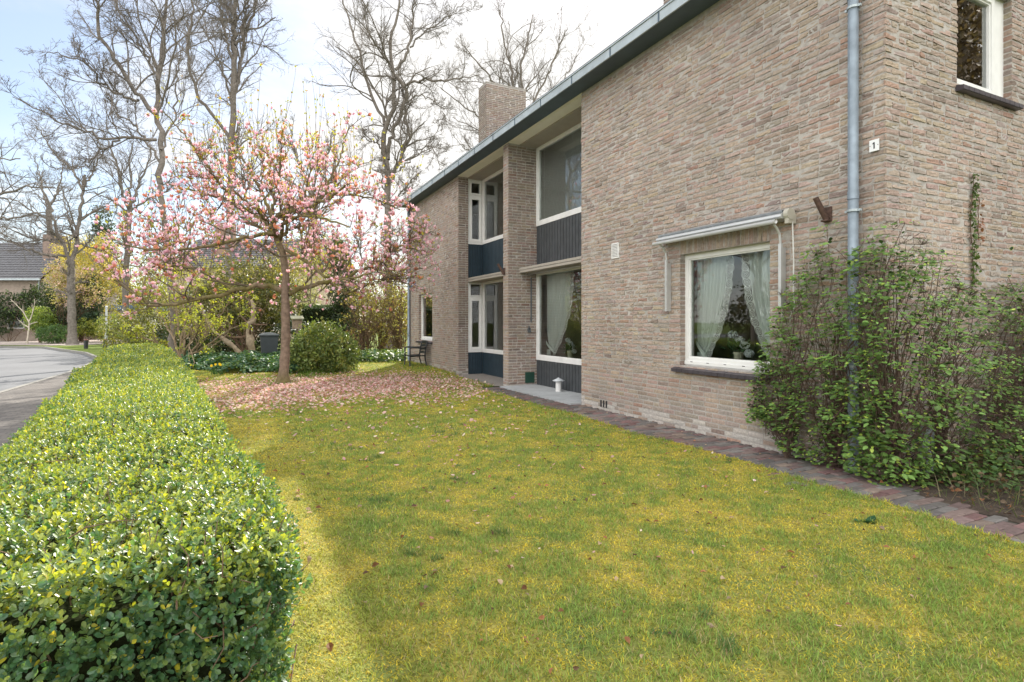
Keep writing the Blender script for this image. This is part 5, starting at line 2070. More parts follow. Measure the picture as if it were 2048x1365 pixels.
bare_tree('slender bare tree between the street tree and the curly tree', gnd(250, 40), T9, 12, crown=(10, 6, 4, 2), wob=.2, up=.10, twig=.013)

# ------------------------------------------------------------------ magnolia
rm_ = np.random.default_rng(77)
MD = 12.7
mb_ = gnd(565, MD)
mg = empty('magnolia_tree', (mb_[0], mb_[1], 0), 'magnolia in full pink bloom with a leaning mossy trunk on the lawn', 'tree')
ML = [([(566, 772), (569, 735), (573, 660), (569, 610), (573, 560), (571, 530), (560, 490), (543, 451)], [0] * 8, .114, .066),
      ([(545, 451), (548, 438), (560, 430), (576, 424), (610, 419), (640, 405), (668, 392), (690, 372)], [0, -.1, -.25, -.4, -.7, -1., -1.3, -1.6], .062, .020),
      ([(566, 583), (542, 571), (507, 571), (456, 588), (391, 600), (337, 612), (309, 615), (279, 595), (252, 575), (228, 560)], [0, -.1, -.3, -.55, -.9, -1.2, -1.35, -1.5, -1.6, -1.7], .062, .018),
      ([(575, 590), (583, 586), (610, 574), (661, 564), (695, 552), (740, 533), (781, 508), (815, 480), (845, 465)], [0, .1, .3, .6, .8, 1., 1.2, 1.3, 1.4], .058, .016),
      ([(573, 500), (590, 510), (603, 520), (637, 540), (656, 557), (700, 560), (745, 545)], [0, -.2, -.4, -.8, -1.1, -1.6, -2.], .045, .014),
      ([(552, 468), (535, 450), (505, 425), (470, 405), (430, 392), (380, 380), (330, 368)], [0, .1, .3, .5, .8, 1.1, 1.3], .052, .016),
      ([(550, 455), (540, 420), (520, 380), (500, 340), (480, 310), (455, 280)], [0, .3, .7, 1., 1.3, 1.5], .046, .014),
      ([(546, 452), (545, 410), (555, 370), (560, 330), (562, 300)], [0, 0, -.1, -.2, -.3], .044, .014),
      ([(560, 430), (600, 400), (650, 385), (705, 390), (760, 400), (800, 420)], [0, .3, .6, .9, 1.1, 1.2], .040, .013),
      ([(552, 470), (520, 470), (470, 480), (420, 490), (360, 500), (300, 500), (250, 490)], [0, -.4, -.8, -1.2, -1.5, -1.8, -2.], .048, .014),
      ([(560, 480), (565, 450), (600, 430), (650, 440), (700, 455)], [0, -.6, -1.2, -1.8, -2.2], .045, .014),
      ([(556, 475), (540, 455), (525, 430), (500, 410), (470, 385)], [0, -.6, -1.2, -1.8, -2.2], .044, .013),
      ([(558, 480), (575, 460), (610, 450), (640, 430), (665, 420)], [0, .8, 1.6, 2.4, 3.], .044, .013),
      ([(550, 470), (520, 455), (480, 440), (440, 430)], [0, 1., 2., 3.], .044, .013),
      ([(470, 586), (440, 560), (400, 540), (350, 530), (290, 535), (240, 530)], [-.5, -.3, 0, .3, .6, .8], .034, .012),
      ([(470, 405), (440, 370), (415, 330), (385, 290), (350, 250), (325, 222)], [.5, .3, .1, 0, -.2, -.4], .034, .012),
      ([(640, 405), (660, 360), (680, 320), (690, 280), (700, 250)], [-1., -.9, -.8, -.7, -.6], .03, .011),
      ([(661, 564), (690, 590), (720, 575), (760, 560)], [.6, .3, 0, -.3], .028, .011)]
tm = MB()
LP, LR = [], []
for i, (pts, off, r0, r1) in enumerate(ML):
    W_ = np.array([unp(p[0], p[1], MD + o) for p, o in zip(pts, off)])
    if i == 0:
        W_ = np.concatenate([[[mb_[0], mb_[1], -.05]], W_])
    Q = resample(W_, 24, .018 if i else .008, rm_)
    r = np.linspace(r0, r1, 24) * (1 + .06 * np.sin(np.arange(24) * 1.9 + i))
    if i == 0:
        r = r * (1 + .75 * np.clip(1 - Q[:, 2] / .35, 0, 1) ** 1.6)
    up_ = nrm(np.gradient(Q, axis=0))
    mossy = np.clip(rm_.normal(.55, .2, 24), 0, 1) if i else np.clip((Q[:, 2] - 2.6) * .5, 0, .8) + np.clip(.9 - Q[:, 2] * 2.5, 0, .9)
    col = np.array([.205, .150, .115]) * (1 - mossy[:, None]) + np.array([.135, .130, .030]) * mossy[:, None]
    tubes(tm, Q[None], r[None], 12, col)
    LP.append(Q)
    LR.append(r)
tm.build('trunk', M_BARKM, mg, True)
P0, R0 = np.array(LP[1:]), np.array(LR[1:])
br = MB()
P1, R1 = spawn(rm_, P0, R0, 9, .10, 1., .78, .40, 10, .13, .20, .5, .008)
# fill the wide dome of the crown: each twig leaves the nearest branch and runs to its place in the crown
nt_ = 680
ph_, rho = rm_.uniform(0, 2 * PI, nt_), 4.05 * rm_.random(nt_) ** .55
zt_ = 6.75 - .82 * rho
zb_ = np.where(rho > 2.2, 2.0, 3.0) + .5 * np.sin(ph_ * 3) * (rho > 2)
uz = rm_.random(nt_) ** .8
cen = unp(548, 400, MD)
la_, fo_ = rho * np.cos(ph_), rho * np.sin(ph_) * .66
TG = np.stack([cen[0] + la_ * CA + fo_ * SA, cen[1] - la_ * SA + fo_ * CA, zb_ + (zt_ - zb_) * uz], 1)
TG = TG[(TG[:, 0] < D - .55) & ((fo_ > -.7) | (rm_.random(nt_) < .28))]
TG = TG[(((TG - cen) @ np.array([CA, -SA, 0])) > -3.75)]
nodes = np.concatenate([P0[:, 6:].reshape(-1, 3), P1.reshape(-1, 3)])
noder = np.concatenate([R0[:, 6:].ravel(), R1.ravel()])
dist = np.linalg.norm(TG[:, None] - (nodes + [0, 0, .35])[None], axis=2)
nn_ = np.argmin(dist, 1)
far_ = dist[np.arange(len(TG)), nn_]
st_ = nodes[nn_]
t_ = np.linspace(0, 1, 10)[None, :, None]
PF = st_[:, None] + (TG - st_)[:, None] * t_ ** np.array([.85, .85, 1.15])
PF = PF + rm_.normal(size=PF.shape) * .03 * np.minimum(far_, 1.5)[:, None, None] * t_ ** .5
PF[:, 0] = st_
RF = np.clip(noder[nn_] * .7, .006, .02)[:, None] * np.linspace(1, .35, 10)[None]


def inside(Pb):
    d_ = Pb[:, -1] - cen
    la, fo = d_[:, 0] * CA - d_[:, 1] * SA, d_[:, 0] * SA + d_[:, 1] * CA
    return (la / 3.85) ** 2 + (fo / 2.7) ** 2 < 1.0


k1 = inside(P1)
P1, R1 = P1[k1], R1[k1]
P1 = np.concatenate([P1, PF])
R1 = np.concatenate([R1, RF])
P2, R2 = spawn(rm_, P1, R1, 4, .12, 1., .75, .50, 7, .14, .20, .6, .0050)
k1 = inside(P2)
P2, R2 = P2[k1], R2[k1]
P2b, R2b = spawn(rm_, P0, R0, 12, .2, 1., .85, .14, 6, .14, .2, .3, .0050)
# long upright water shoots from the upper limbs
PS, RS = spawn(rm_, P1, R1, 1, .3, 1., .4, 1, 8, .05, .9, .6, .0050, length=1.25)
ks = (PS[:, 0, 2] > 4.0) & (rm_.random(len(PS)) < .55)
PS, RS = PS[ks], RS[ks]
ln = PS[:, :, 2].max(1)
tubes(br, P1, R1, 5, np.array([.14, .115, .08]))
tubes(br, P2, R2, 4, np.array([.16, .125, .09]))
tubes(br, P2b, R2b, 4, np.array([.16, .125, .09]))
tubes(br, PS, RS, 4, np.array([.17, .13, .095]))
br.build('branches', M_BARKM, mg)
tips = np.concatenate([P2[:, -1], P2b[:, -1], P1[:, -1], PS[:, -1], P2[:, 3], PS[:, 4]])
tdir = np.concatenate([P2[:, -1] - P2[:, -2], P2b[:, -1] - P2b[:, -2], P1[:, -1] - P1[:, -2], PS[:, -1] - PS[:, -2], P2[:, 4] - P2[:, 3], PS[:, 5] - PS[:, 4]])
kind = np.concatenate([np.zeros(len(P2)), np.zeros(len(P2b)), np.zeros(len(P1)), np.ones(len(PS)), np.full(len(P2), 2), np.full(len(PS), 3)])
tdir = nrm(tdir)
pz = tips[:, 2]
bl_p = np.where(kind == 0, .80, np.where(kind == 1, .32, np.where(kind == 2, .22, .13)))
bl_p = bl_p * np.interp(pz, [0, 4.6, 5.4, 6.4, 8.5], [1, 1, .75, .25, .06])
isb = rm_.random(len(tips)) < bl_p
BP, BD = tips[isb], nrm(tdir[isb] + rm_.normal(size=(isb.sum(), 3)) * .35 + [0, 0, .45])
fl = MB()
n = len(BP)
openk = rm_.uniform(.18, 1.0, n)
hue = rm_.random((n, 1))
deep = np.array([.54, .24, .36]) * (1 - hue) + np.array([.58, .28, .27]) * hue
pale = np.array([.80, .68, .74]) * (1 - hue) + np.array([.79, .63, .61]) * hue
wilt = rm_.random((n, 1)) < .13
deep = np.where(wilt, np.array([.42, .15, .08]), deep)
pale = np.where(wilt, np.array([.60, .30, .18]), pale)
PETAL = np.array([[0, 0, 0], [.20, .30, -.03], [.23, .68, -.02], [0, 1, .06], [-.23, .68, -.02], [-.20, .30, -.03]])
bsz = rm_.uniform(.055, .098, n)
for j in range(7):
    az = j * 2 * PI / 7 * 1.13 + rm_.random(n) * .6
    a1 = nrm(np.cross(BD, np.array([.21, .43, .87]) + rm_.normal(size=(n, 3)) * .02))
    a2 = np.cross(BD, a1)
    rad = a1 * np.cos(az)[:, None] + a2 * np.sin(az)[:, None]
    op = (openk * (1.15 if j % 2 else .75) + rm_.normal(size=n) * .1)[:, None]
    Yd = nrm(BD * np.cos(op) + rad * np.sin(op) + rm_.normal(size=(n, 3)) * .08)
    X = nrm(np.cross(Yd, rad + BD * .01))
    Z = np.cross(X, Yd)
    Z = np.where(np.sum(Z * BD, 1, keepdims=True) < 0, -Z, Z)
    g = np.array([0, .45, .8, 1, .8, .45])
    S_ = bsz * rm_.uniform(.8, 1.2, n)
    keep = rm_.random(n) < .9
    T = PETAL
    v = BP[:, None, :] + S_[:, None, None] * (T[None, :, 0:1] * X[:, None] + T[None, :, 1:2] * Yd[:, None] + T[None, :, 2:3] * Z[:, None])
    c = deep[:, None, :] * (1 - g[None, :, None]) + pale[:, None, :] * g[None, :, None]
    v, c = v[keep], c[keep]
    nn = len(v)
    off = (np.arange(nn) * 6)[:, None, None]
    fl.add(v.reshape(-1, 3), (off + np.array(LEAF6F[0])[None]).reshape(-1, 4), c.reshape(-1, 3))
fl.build('blossoms', mat_leaf('magnolia_petal', trans=.42, rough=.5, spec=.25, tint=(.95, .82, .88)), mg)
lf = MB()
lp = np.concatenate([tips, P1[:, 5], P1[:, 7], PS[:, 3], PS[:, 5], PS[:, 6], P2b[:, 3], P2[:, 5]])
ld = np.concatenate([tdir, nrm(P1[:, 6] - P1[:, 5]), nrm(P1[:, 8] - P1[:, 7]), nrm(PS[:, 4] - PS[:, 3]), nrm(PS[:, 6] - PS[:, 5]), nrm(PS[:, 7] - PS[:, 6]),
                     nrm(P2b[:, 4] - P2b[:, 3]), nrm(P2[:, 6] - P2[:, 5])])
kk = rm_.random(len(lp)) < np.where(lp[:, 2] > 5.0, .6, .30)
lp, ld = lp[kk], ld[kk]
n = len(lp)
br_ = rm_.uniform(.7, 1.3, (n, 1))
for j in range(4):
    Yd = nrm(ld + rm_.normal(size=(n, 3)) * .55 + [0, 0, .2])
    X, Y, Z = axes_from(Yd, rm_)
    stamp(lf, LEAF6, LEAF6F, lp + rm_.normal(size=(n, 3)) * .012, X, Y, Z, rm_.uniform(.028, .062, n),
          np.where(rm_.random((n, 1)) < .2, np.array([.30, .16, .05]), np.array([.33, .34, .055])) * br_)
lf.build('leaves', mat_leaf('magnolia_leaf', trans=.45, rough=.45, tint=(1.2, 1.15, .4)), mg)
# ------------------------------------------------------------------ shrubs, ground cover and houses beyond the lawn
rb = np.random.default_rng(101)
M_BUSH = mat_leaf('shrub_leaf', trans=.30, rough=.45, spec=.4, tint=(1.25, 1.15, .5))
M_IVY = mat_leaf('ivy_leaf', trans=.22, rough=.5, spec=.3, tint=(1.2, 1.15, .5))
M_GLOSSY = mat_leaf('glossy_leaf', trans=.25, rough=.38, spec=.5, tint=(1.2, 1.15, .5))
VW = np.array([CA, -SA, 0.0])              # across the view
VF = np.array([SA, CA, 0.0])               # away from the viewpoint


def blob_points(n, ells, shell=.55):
    """leaf positions through a set of ellipsoids (centre, radii), denser near the outside, clumped"""
    vol = np.array([r[0] * r[1] + r[1] * r[2] + r[0] * r[2] for _, r in ells])
    k = rb.choice(len(ells), n, p=vol / vol.sum())
    d = nrm(rb.normal(size=(n, 3)))
    rad = shell + (1 - shell) * rb.random(n) ** .6
    ph = np.sin(d[:, 0] * 5 + k) * np.sin(d[:, 1] * 6 + 2 * k) * np.sin(d[:, 2] * 5 + 1)
    rad = rad * (1 + .22 * ph)
    C = np.array([c for c, _ in ells])[k]
    Rr = np.array([r for _, r in ells])[k]
    loc = d * rad[:, None] * Rr
    P = C + VW * loc[:, 0:1] + VF * loc[:, 1:2] + np.array([0, 0, 1.]) * loc[:, 2:3]
    N = nrm(VW * d[:, 0:1] + VF * d[:, 1:2] + np.array([0, 0, 1.]) * d[:, 2:3])
    return P, N


def bush(name, label, cat, ells, n, size, cols, weights=None, group=None, mat_=None, stems=14, base=None, tpl=(LEAF4, LEAF4F), twigs=0, shell=.55, ground=0.0):
    """a shrub: stems from the ground, leaves in clumps"""
    E = [(np.array(c, float), r) for c, r in ells]
    b0 = np.array(base, float) if base is not None else np.array([E[0][0][0], E[0][0][1], 0.0])
    o = empty(name, (b0[0], b0[1], 0), label, cat, group)
    nc = n // 7
    P, N = blob_points(nc, E, shell)
    kp = P[:, 2] > ground
    P, N = P[kp], N[kp]
    nc = len(P)
    cols = np.array(cols, float)
    ci = rb.choice(len(cols), nc, p=weights)
    br = rb.uniform(.7, 1.3, (nc, 1))
    m = MB()
    for j in range(7):
        Yd = nrm(N * .7 + rb.normal(size=(nc, 3)) * .75 + [0, 0, .15])
        X, Y, Z = axes_from(Yd, rb, N + [0, 0, .5])
        stamp(m, tpl[0], tpl[1], P + rb.normal(size=(nc, 3)) * size * .8, X, Y, Z, size * rb.uniform(.65, 1.3, nc), cols[ci] * br * rb.uniform(.8, 1.2, (nc, 1)))
    m.build('foliage', mat_ or M_BUSH, o)
    if stems or twigs:
        s = MB()
        if stems:
            tgt = P[rb.choice(nc, stems)]
            t = np.linspace(0, 1, 8)[None, :, None]
            st = b0 + np.c_[rb.normal(size=(stems, 2)) * .12, np.zeros(stems)]
            pts = st[:, None] + (tgt - st)[:, None] * t ** np.array([1.15, 1.15, .85])
            pts = pts + rb.normal(size=pts.shape) * .03 * t
            tubes(s, pts, np.repeat(np.linspace(.022, .006, 8)[None], stems, 0), 5)
            P1, R1 = spawn(rb, pts, np.repeat(np.linspace(.022, .006, 8)[None], stems, 0), 6, .2, 1, .6, .45, 6, .2, .1, .5, .005)
            tubes(s, P1, R1, 4)
            if twigs:
                P2, R2 = spawn(rb, P1, R1, twigs, .1, 1, .7, .55, 5, .2, .1, .7, .004)
                tubes(s, P2, R2, 3)
        s.build('stems', M_TWIG, o)
    return o


def U(px, py, d):
    return unp(px, py, d)


OLIVE = [(.085, .098, .028), (.13, .13, .035), (.06, .078, .025), (.19, .18, .05)]
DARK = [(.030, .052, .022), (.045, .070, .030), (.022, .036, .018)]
FRESH = [(.17, .25, .045), (.24, .30, .05), (.11, .18, .04)]
YELL = [(.25, .28, .045), (.19, .23, .04), (.29, .29, .05)]

# rhododendron mound
bush('rhododendron', 'rounded rhododendron mound with glossy leaves right of the magnolia trunk', 'shrub',
     [(U(648, 703, 15.8), (.86, .8, .62)), (U(640, 690, 15.8), (.7, .7, .62)), (U(605, 712, 15.5), (.45, .5, .42)), (U(680, 712, 15.6), (.5, .5, .5))],
     9500, .085, [(.14, .20, .06), (.20, .25, .065), (.28, .29, .075), (.09, .14, .05)], [.4, .3, .15, .15], mat_=M_GLOSSY, tpl=(LEAF6, LEAF6F), shell=.7)
# ivy bed
iv = MB()
n = 9500
px = rb.uniform(368, 600, n)
dp = rb.uniform(14.9, 19.5, n)
P = np.array([gnd(a, b) for a, b in zip(px, dp)])
front = 14.9 + .5 * np.sin(px * .05) + np.clip((420 - px) / 60, 0, 1) * 1.2
P[:, 2] = .10 + .30 * np.clip((dp - front) * .9, 0, 1) * (.7 + .3 * np.sin(P[:, 0] * 4) * np.sin(P[:, 1] * 3.3)) + rb.random(n) * .08
P = P[dp > front]
n = len(P)
X, Y, Z = axes_from(np.c_[rb.normal(size=(n, 2)), rb.normal(size=n) * .4 - .2], rb)
stamp(iv, HL, HLF, P, X, Y, Z, rb.uniform(.07, .12, n), np.array([(.05, .115, .065), (.08, .155, .075), (.14, .22, .07)])[rb.choice(3, n, p=[.5, .35, .15])] * rb.uniform(.7, 1.3, (n, 1)))
tag(iv.build('ivy_ground_cover', M_IVY), kind='stuff')
iv = MB()
n = 2600
P = np.array([gnd(a, b) for a, b in zip(rb.uniform(690, 812, n), rb.uniform(18.6, 21.5, n))])
P[:, 2] = .08 + rb.random(n) * .34
X, Y, Z = axes_from(np.c_[rb.normal(size=(n, 2)), rb.normal(size=n) * .5], rb)
stamp(iv, HL, HLF, P, X, Y, Z, rb.uniform(.07, .12, n), np.array([(.06, .12, .06), (.09, .16, .05), (.16, .22, .06)])[rb.choice(3, n)] * rb.uniform(.7, 1.3, (n, 1)))
tag(iv.build('low_plants', M_IVY), kind='stuff')

# low shoots and sedge at the foot of the gable, over the bed
iv = MB()
n = 1700
P = np.stack([5.35 + 2.3 * rb.random(n), 2.78 - .95 * rb.random(n) ** 1.5, np.zeros(n)], 1)
P[:, 2] = .04 + rb.random(n) * .34 * np.clip((P[:, 1] - 1.75) / .8, .15, 1)
X, Y, Z = axes_from(np.c_[rb.normal(size=(n, 2)), rb.normal(size=n) * .5 + .2], rb)
stamp(iv, HL * [.8, 1, 1], HLF, P, X, Y, Z, rb.uniform(.03, .055, n), np.array([(.06, .12, .04), (.10, .17, .05), (.05, .08, .03), (.13, .09, .05)])[rb.choice(4, n)] * rb.uniform(.6, 1.3, (n, 1)))
tag(iv.build('low_plants', M_IVY), kind='stuff')

# multi-stemmed shrub with young yellow leaves at the end of the hedge
sh0 = gnd(362, 18.2)
sh = empty('spring_shrub', sh0, 'multi-stemmed shrub with young yellow-green leaves at the far hedge end', 'shrub')
ST = [[(362, 730), (364, 700), (358, 660), (350, 600), (345, 560)], [(362, 728), (368, 690), (372, 640), (362, 590), (370, 540)],
      [(362, 728), (380, 705), (402, 680), (430, 645), (450, 620), (465, 590)], [(362, 728), (372, 700), (392, 670), (402, 640), (430, 610)],
      [(362, 728), (352, 690), (335, 650), (310, 620), (285, 600)], [(362, 728), (345, 705), (320, 690), (300, 680), (270, 670)],
      [(362, 728), (378, 710), (420, 690), (460, 660), (500, 640)], [(362, 728), (360, 680), (375, 630), (392, 590), (400, 550)]]
s = MB()
LPs, LRs = [], []
for i, pts in enumerate(ST):
    dd = 18.2 + np.linspace(0, rb.normal() * 1.2, len(pts))
    W_ = np.array([unp(a, b, c) for (a, b), c in zip(pts, dd)])
    W_[0, 2] = 0
    LPs.append(resample(W_, 14, .02, rb))
    LRs.append(np.linspace(.042, .012, 14))
tubes(s, np.array(LPs), np.array(LRs), 7)
P1, R1 = spawn(rb, np.array(LPs), np.array(LRs), 9, .25, 1, .7, .42, 8, .16, .15, .5, .007)
P2, R2 = spawn(rb, P1, R1, 5, .15, 1, .7, .55, 6, .18, .15, .6, .005)
tubes(s, P1, R1, 5)
tubes(s, P2, R2, 4)
s.build('stems', mat('shrub_bark', (.22, .165, .105), rough=.95, var=.3, scale=20), sh)
lv = MB()
q = np.concatenate([P2[:, -1], P2[:, 3], P1[:, -1]])
q = q[rb.random(len(q)) < .55]
n = len(q)
for j in range(7):
    X, Y, Z = axes_from(rb.normal(size=(n, 3)) + [0, 0, .4], rb)
    stamp(lv, LEAF6, LEAF6F, q + rb.normal(size=(n, 3)) * .035, X, Y, Z, rb.uniform(.05, .095, n), np.array(YELL)[rb.choice(3, n)] * rb.uniform(.75, 1.3, (n, 1)))
lv.build('leaves', mat_leaf('spring_leaf', trans=.4, rough=.5, tint=(1.2, 1.15, .4)), sh)

# dense evergreen mass in the middle
bush('evergreen_shrub', 'big olive evergreen shrub with bare gnarled stems behind the ivy', 'shrub',
     [(U(470, 612, 21.5), (1.6, 1.2, 1.1)), (U(520, 598, 22), (1.3, 1.2, 1.2)), (U(420, 620, 22), (1.3, 1.2, 1.1)), (U(560, 600, 21.5), (.9, 1, .9)), (U(500, 560, 22.5), (1.6, 1.2, .9))],
     15000, .10, OLIVE, [.4, .25, .2, .15], base=gnd(490, 21), stems=26, tpl=(LEAF6, LEAF6F), ground=.9)
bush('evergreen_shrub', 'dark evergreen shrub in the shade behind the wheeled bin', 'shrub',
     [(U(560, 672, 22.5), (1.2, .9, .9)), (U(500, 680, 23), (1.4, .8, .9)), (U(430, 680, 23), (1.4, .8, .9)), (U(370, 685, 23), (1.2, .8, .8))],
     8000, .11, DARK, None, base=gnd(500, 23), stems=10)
bush('evergreen_shrub', 'loose olive shrub left of the pale tree trunk at the hedge end', 'shrub',
     [(U(300, 655, 24), (1.3, 1, 1.2)), (U(255, 668, 25), (1.1, 1, .9)), (U(330, 640, 25), (1.3, 1, 1.4)), (U(390, 640, 26), (1.6, 1, 1.6))],
     9500, .10, OLIVE + YELL[:1], [.35, .25, .2, .1, .1], base=gnd(300, 24), stems=16)
# gnarled stems
for (pts, dd, r0, lab) in (([(505, 735), (503, 700), (500, 680), (497, 655), (510, 630), (500, 600)], 20.2, .16, 'gnarled pale trunk of the olive shrub, upright one'),
                           ([(478, 728), (478, 705), (465, 690), (445, 678), (425, 662), (415, 640), (400, 610)], 20.0, .10, 'gnarled pale stem leaning far left under the olive shrub')):
    g_ = empty('gnarled_trunk', gnd(pts[0][0], dd), lab, 'tree trunk')
    W_ = np.array([unp(a, b, dd) for a, b in pts])
    W_[0, 2] = 0
    Q = resample(W_, 18, .02, rb)
    r = np.linspace(r0, r0 * .45, 18) * (1 + .18 * np.sin(np.arange(18) * 1.3))
    c = MB()
    tubes(c, Q[None], r[None], 10)
    c.build('trunk', mat('pale_bark', (.30, .24, .17), rough=.95, var=.35, scale=8, bmp=(25, .02)), g_, True)
    c = MB()
    Pq, Rq = spawn(rb, Q[None], r[None], 8, .35, 1, .8, .5, 8, .25, .1, .4, .012)
    tubes(c, Pq, Rq, 5)
    c.build('branches', M_TWIG, g_)

# clipped dark hedge block and ivy-clad conifer
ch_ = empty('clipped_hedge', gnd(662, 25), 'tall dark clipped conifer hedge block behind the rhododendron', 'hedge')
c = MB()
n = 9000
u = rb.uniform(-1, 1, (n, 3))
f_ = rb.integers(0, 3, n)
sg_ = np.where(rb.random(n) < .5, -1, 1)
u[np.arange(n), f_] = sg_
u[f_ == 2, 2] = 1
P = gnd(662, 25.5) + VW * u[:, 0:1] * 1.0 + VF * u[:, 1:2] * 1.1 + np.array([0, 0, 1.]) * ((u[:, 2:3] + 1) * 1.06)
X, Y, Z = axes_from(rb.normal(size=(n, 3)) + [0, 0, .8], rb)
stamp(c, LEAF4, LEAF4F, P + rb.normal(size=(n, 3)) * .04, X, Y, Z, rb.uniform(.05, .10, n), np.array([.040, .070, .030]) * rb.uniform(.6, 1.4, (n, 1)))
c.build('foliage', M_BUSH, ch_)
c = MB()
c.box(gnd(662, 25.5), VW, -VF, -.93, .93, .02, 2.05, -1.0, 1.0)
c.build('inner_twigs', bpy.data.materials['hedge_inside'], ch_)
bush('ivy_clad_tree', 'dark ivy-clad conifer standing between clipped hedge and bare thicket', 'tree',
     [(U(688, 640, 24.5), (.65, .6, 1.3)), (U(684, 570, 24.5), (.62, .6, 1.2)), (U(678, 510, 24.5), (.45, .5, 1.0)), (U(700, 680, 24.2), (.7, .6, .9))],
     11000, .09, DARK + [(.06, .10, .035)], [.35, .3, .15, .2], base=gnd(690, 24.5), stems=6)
# twiggy thicket towards the house end
for i, (px, dd, ww, hh, lab) in enumerate(((730, 22.5, 1.0, 4.0, 'brown twiggy thicket shrub nearest the ivy-clad conifer'),
                                           (765, 24, 1.1, 4.8, 'brown twiggy thicket shrub in the middle, the tallest'),
                                           (797, 23, .9, 4.2, 'brown twiggy thicket shrub close to the far house corner'))):
    b0 = gnd(px, dd)
    E = [((b0[0], b0[1], hh * .35), (ww, ww, hh * .35)), ((b0[0], b0[1], hh * .7), (ww * .9, ww, hh * .3))]
    bush('thicket_shrub', lab, 'shrub', E, 2600, .075, [(.24, .25, .055), (.32, .30, .08), (.15, .15, .05), (.22, .15, .09)], None, base=b0, stems=34, twigs=4,
         group='twiggy shrubs by the far house corner', shell=.3)
bush('yellow_shrub', 'bright yellow-green shrub touching the far house corner', 'shrub',
     [(U(806, 648, 25), (.55, .5, .6)), (U(800, 610, 26), (.5, .5, .7))], 2600, .08, YELL, None, stems=8)
# left-hand gardens across the bend
bush('wall_climber', 'dark climber covering the lower front of the tiled house', 'climber',
     [(U(20, 612, 42), (3.2, .5, 1.0)), (U(85, 605, 42), (1.6, .6, 1.3)), (U(-30, 640, 42), (2.2, .5, 1.3)), (U(110, 625, 42), (1.0, .6, 1.2))], 9000, .17, DARK + [(.09, .15, .05)], [.3, .35, .15, .2], stems=6)
bush('light_green_bush', 'light green bush beside the picture window of the tiled house', 'shrub',
     [(U(80, 640, 39), (.95, .8, .9)), (U(92, 650, 39), (.7, .7, .6))], 3800, .12, FRESH, None, stems=6)
bush('clipped_bush', 'low clipped dark green bush in front of the street tree trunk', 'shrub',
     [(U(112, 668, 37.5), (1.05, .8, .55)), (U(100, 668, 37.5), (.7, .7, .5))], 4200, .09, [(.055, .115, .035), (.08, .15, .04)], None, stems=0, shell=.8)
bush('dark_bush', 'dark bush above the clipped one, behind the street tree', 'shrub', [(U(118, 645, 40), (1.1, .8, .8))], 2600, .13, DARK, None, stems=5)
bush('yellow_hedge', 'low yellow-green hedge in front of the white flat-roofed house', 'shrub',
     [(U(165, 655, 40), (.9, .7, .55)), (U(195, 658, 41), (1.2, .7, .6)), (U(225, 662, 40), (1.2, .7, .6)), (U(172, 640, 42), (.6, .5, .5))], 5200, .12,
     [(.20, .24, .05), (.28, .30, .05), (.12, .17, .04)], None, stems=6)
bush('blue_conifer', 'blue-green conifer behind the street tree', 'tree', [(U(172, 605, 41), (1.0, 1, 1.4)), (U(178, 580, 41), (.7, .7, 1.3)), (U(168, 635, 41), (1.1, 1, 1.0))], 5200, .17,
     [(.08, .135, .085), (.06, .10, .06)], None, stems=4)
bush('pink_cherry', 'small tree with faint pink blossom beside the tiled house', 'tree', [(U(118, 548, 39.5), (.9, .8, 1.1)), (U(128, 585, 39.5), (.9, .8, 1.1)), (U(158, 560, 40), (1.0, .9, 1.1)), (U(180, 590, 40), (.9, .9, 1.))], 3600, .14,
     [(.52, .38, .35), (.36, .33, .16), (.40, .38, .12)], None, stems=14, shell=.3, twigs=2)
bush('spruce', 'tall dark spruce far behind the gardens', 'tree', [(U(206, 450, 60), (.9, .8, 2.0)), (U(206, 490, 60), (1.4, 1.2, 2.2)), (U(206, 540, 60), (1.8, 1.4, 2.4)), (U(207, 590, 60), (2.0, 1.5, 2.4))], 6500, .25,
     [(.035, .058, .045), (.05, .08, .05)], None, stems=3)
bush('golden_tree', 'tree in pale yellow spring leaf behind the street tree', 'tree', [(U(160, 510, 41.5), (1.6, 1, 1.5)), (U(190, 540, 41.5), (1.6, 1, 1.6)), (U(222, 555, 42), (1.5, 1, 1.6)), (U(140, 500, 41.5), (1.1, 1, 1.2)), (U(205, 500, 41.5), (1.4, 1, 1.3))],
     8000, .12, [(.42, .38, .10), (.34, .34, .09), (.50, .42, .14)], None, stems=22, shell=.25, twigs=3)
bush('golden_tree', 'tree in pale yellow spring leaf left of the pale tall trunk', 'tree', [(U(270, 560, 45), (2.4, 2, 2.0)), (U(310, 590, 45), (2.0, 2, 1.8)), (U(230, 590, 46), (2.0, 2, 1.8)), (U(330, 540, 47), (2.0, 2, 2.0))],
     7000, .14, [(.36, .34, .08), (.28, .29, .07), (.22, .20, .08)], None, stems=22, shell=.25, twigs=3)
bush('golden_tree', 'tree in pale yellow spring leaf showing under the magnolia crown', 'tree', [(U(430, 560, 34), (2.4, 1.8, 1.6)), (U(600, 540, 36), (2.2, 1.8, 2.2)), (U(540, 560, 35), (2.2, 1.8, 1.6)), (U(640, 500, 37), (2., 1.8, 2.))],
     8000, .12, [(.30, .30, .08), (.22, .23, .06), (.36, .33, .12)], None, stems=22, shell=.2, twigs=3)
bush('laurel', 'pale green shrub seen between magnolia trunk and clipped hedge', 'shrub', [(U(612, 600, 30), (.8, .8, 1.2)), (U(625, 640, 28), (.8, .7, .8))], 2600, .10, [(.22, .25, .12), (.15, .19, .09), (.3, .3, .16)], None, stems=8, shell=.3)
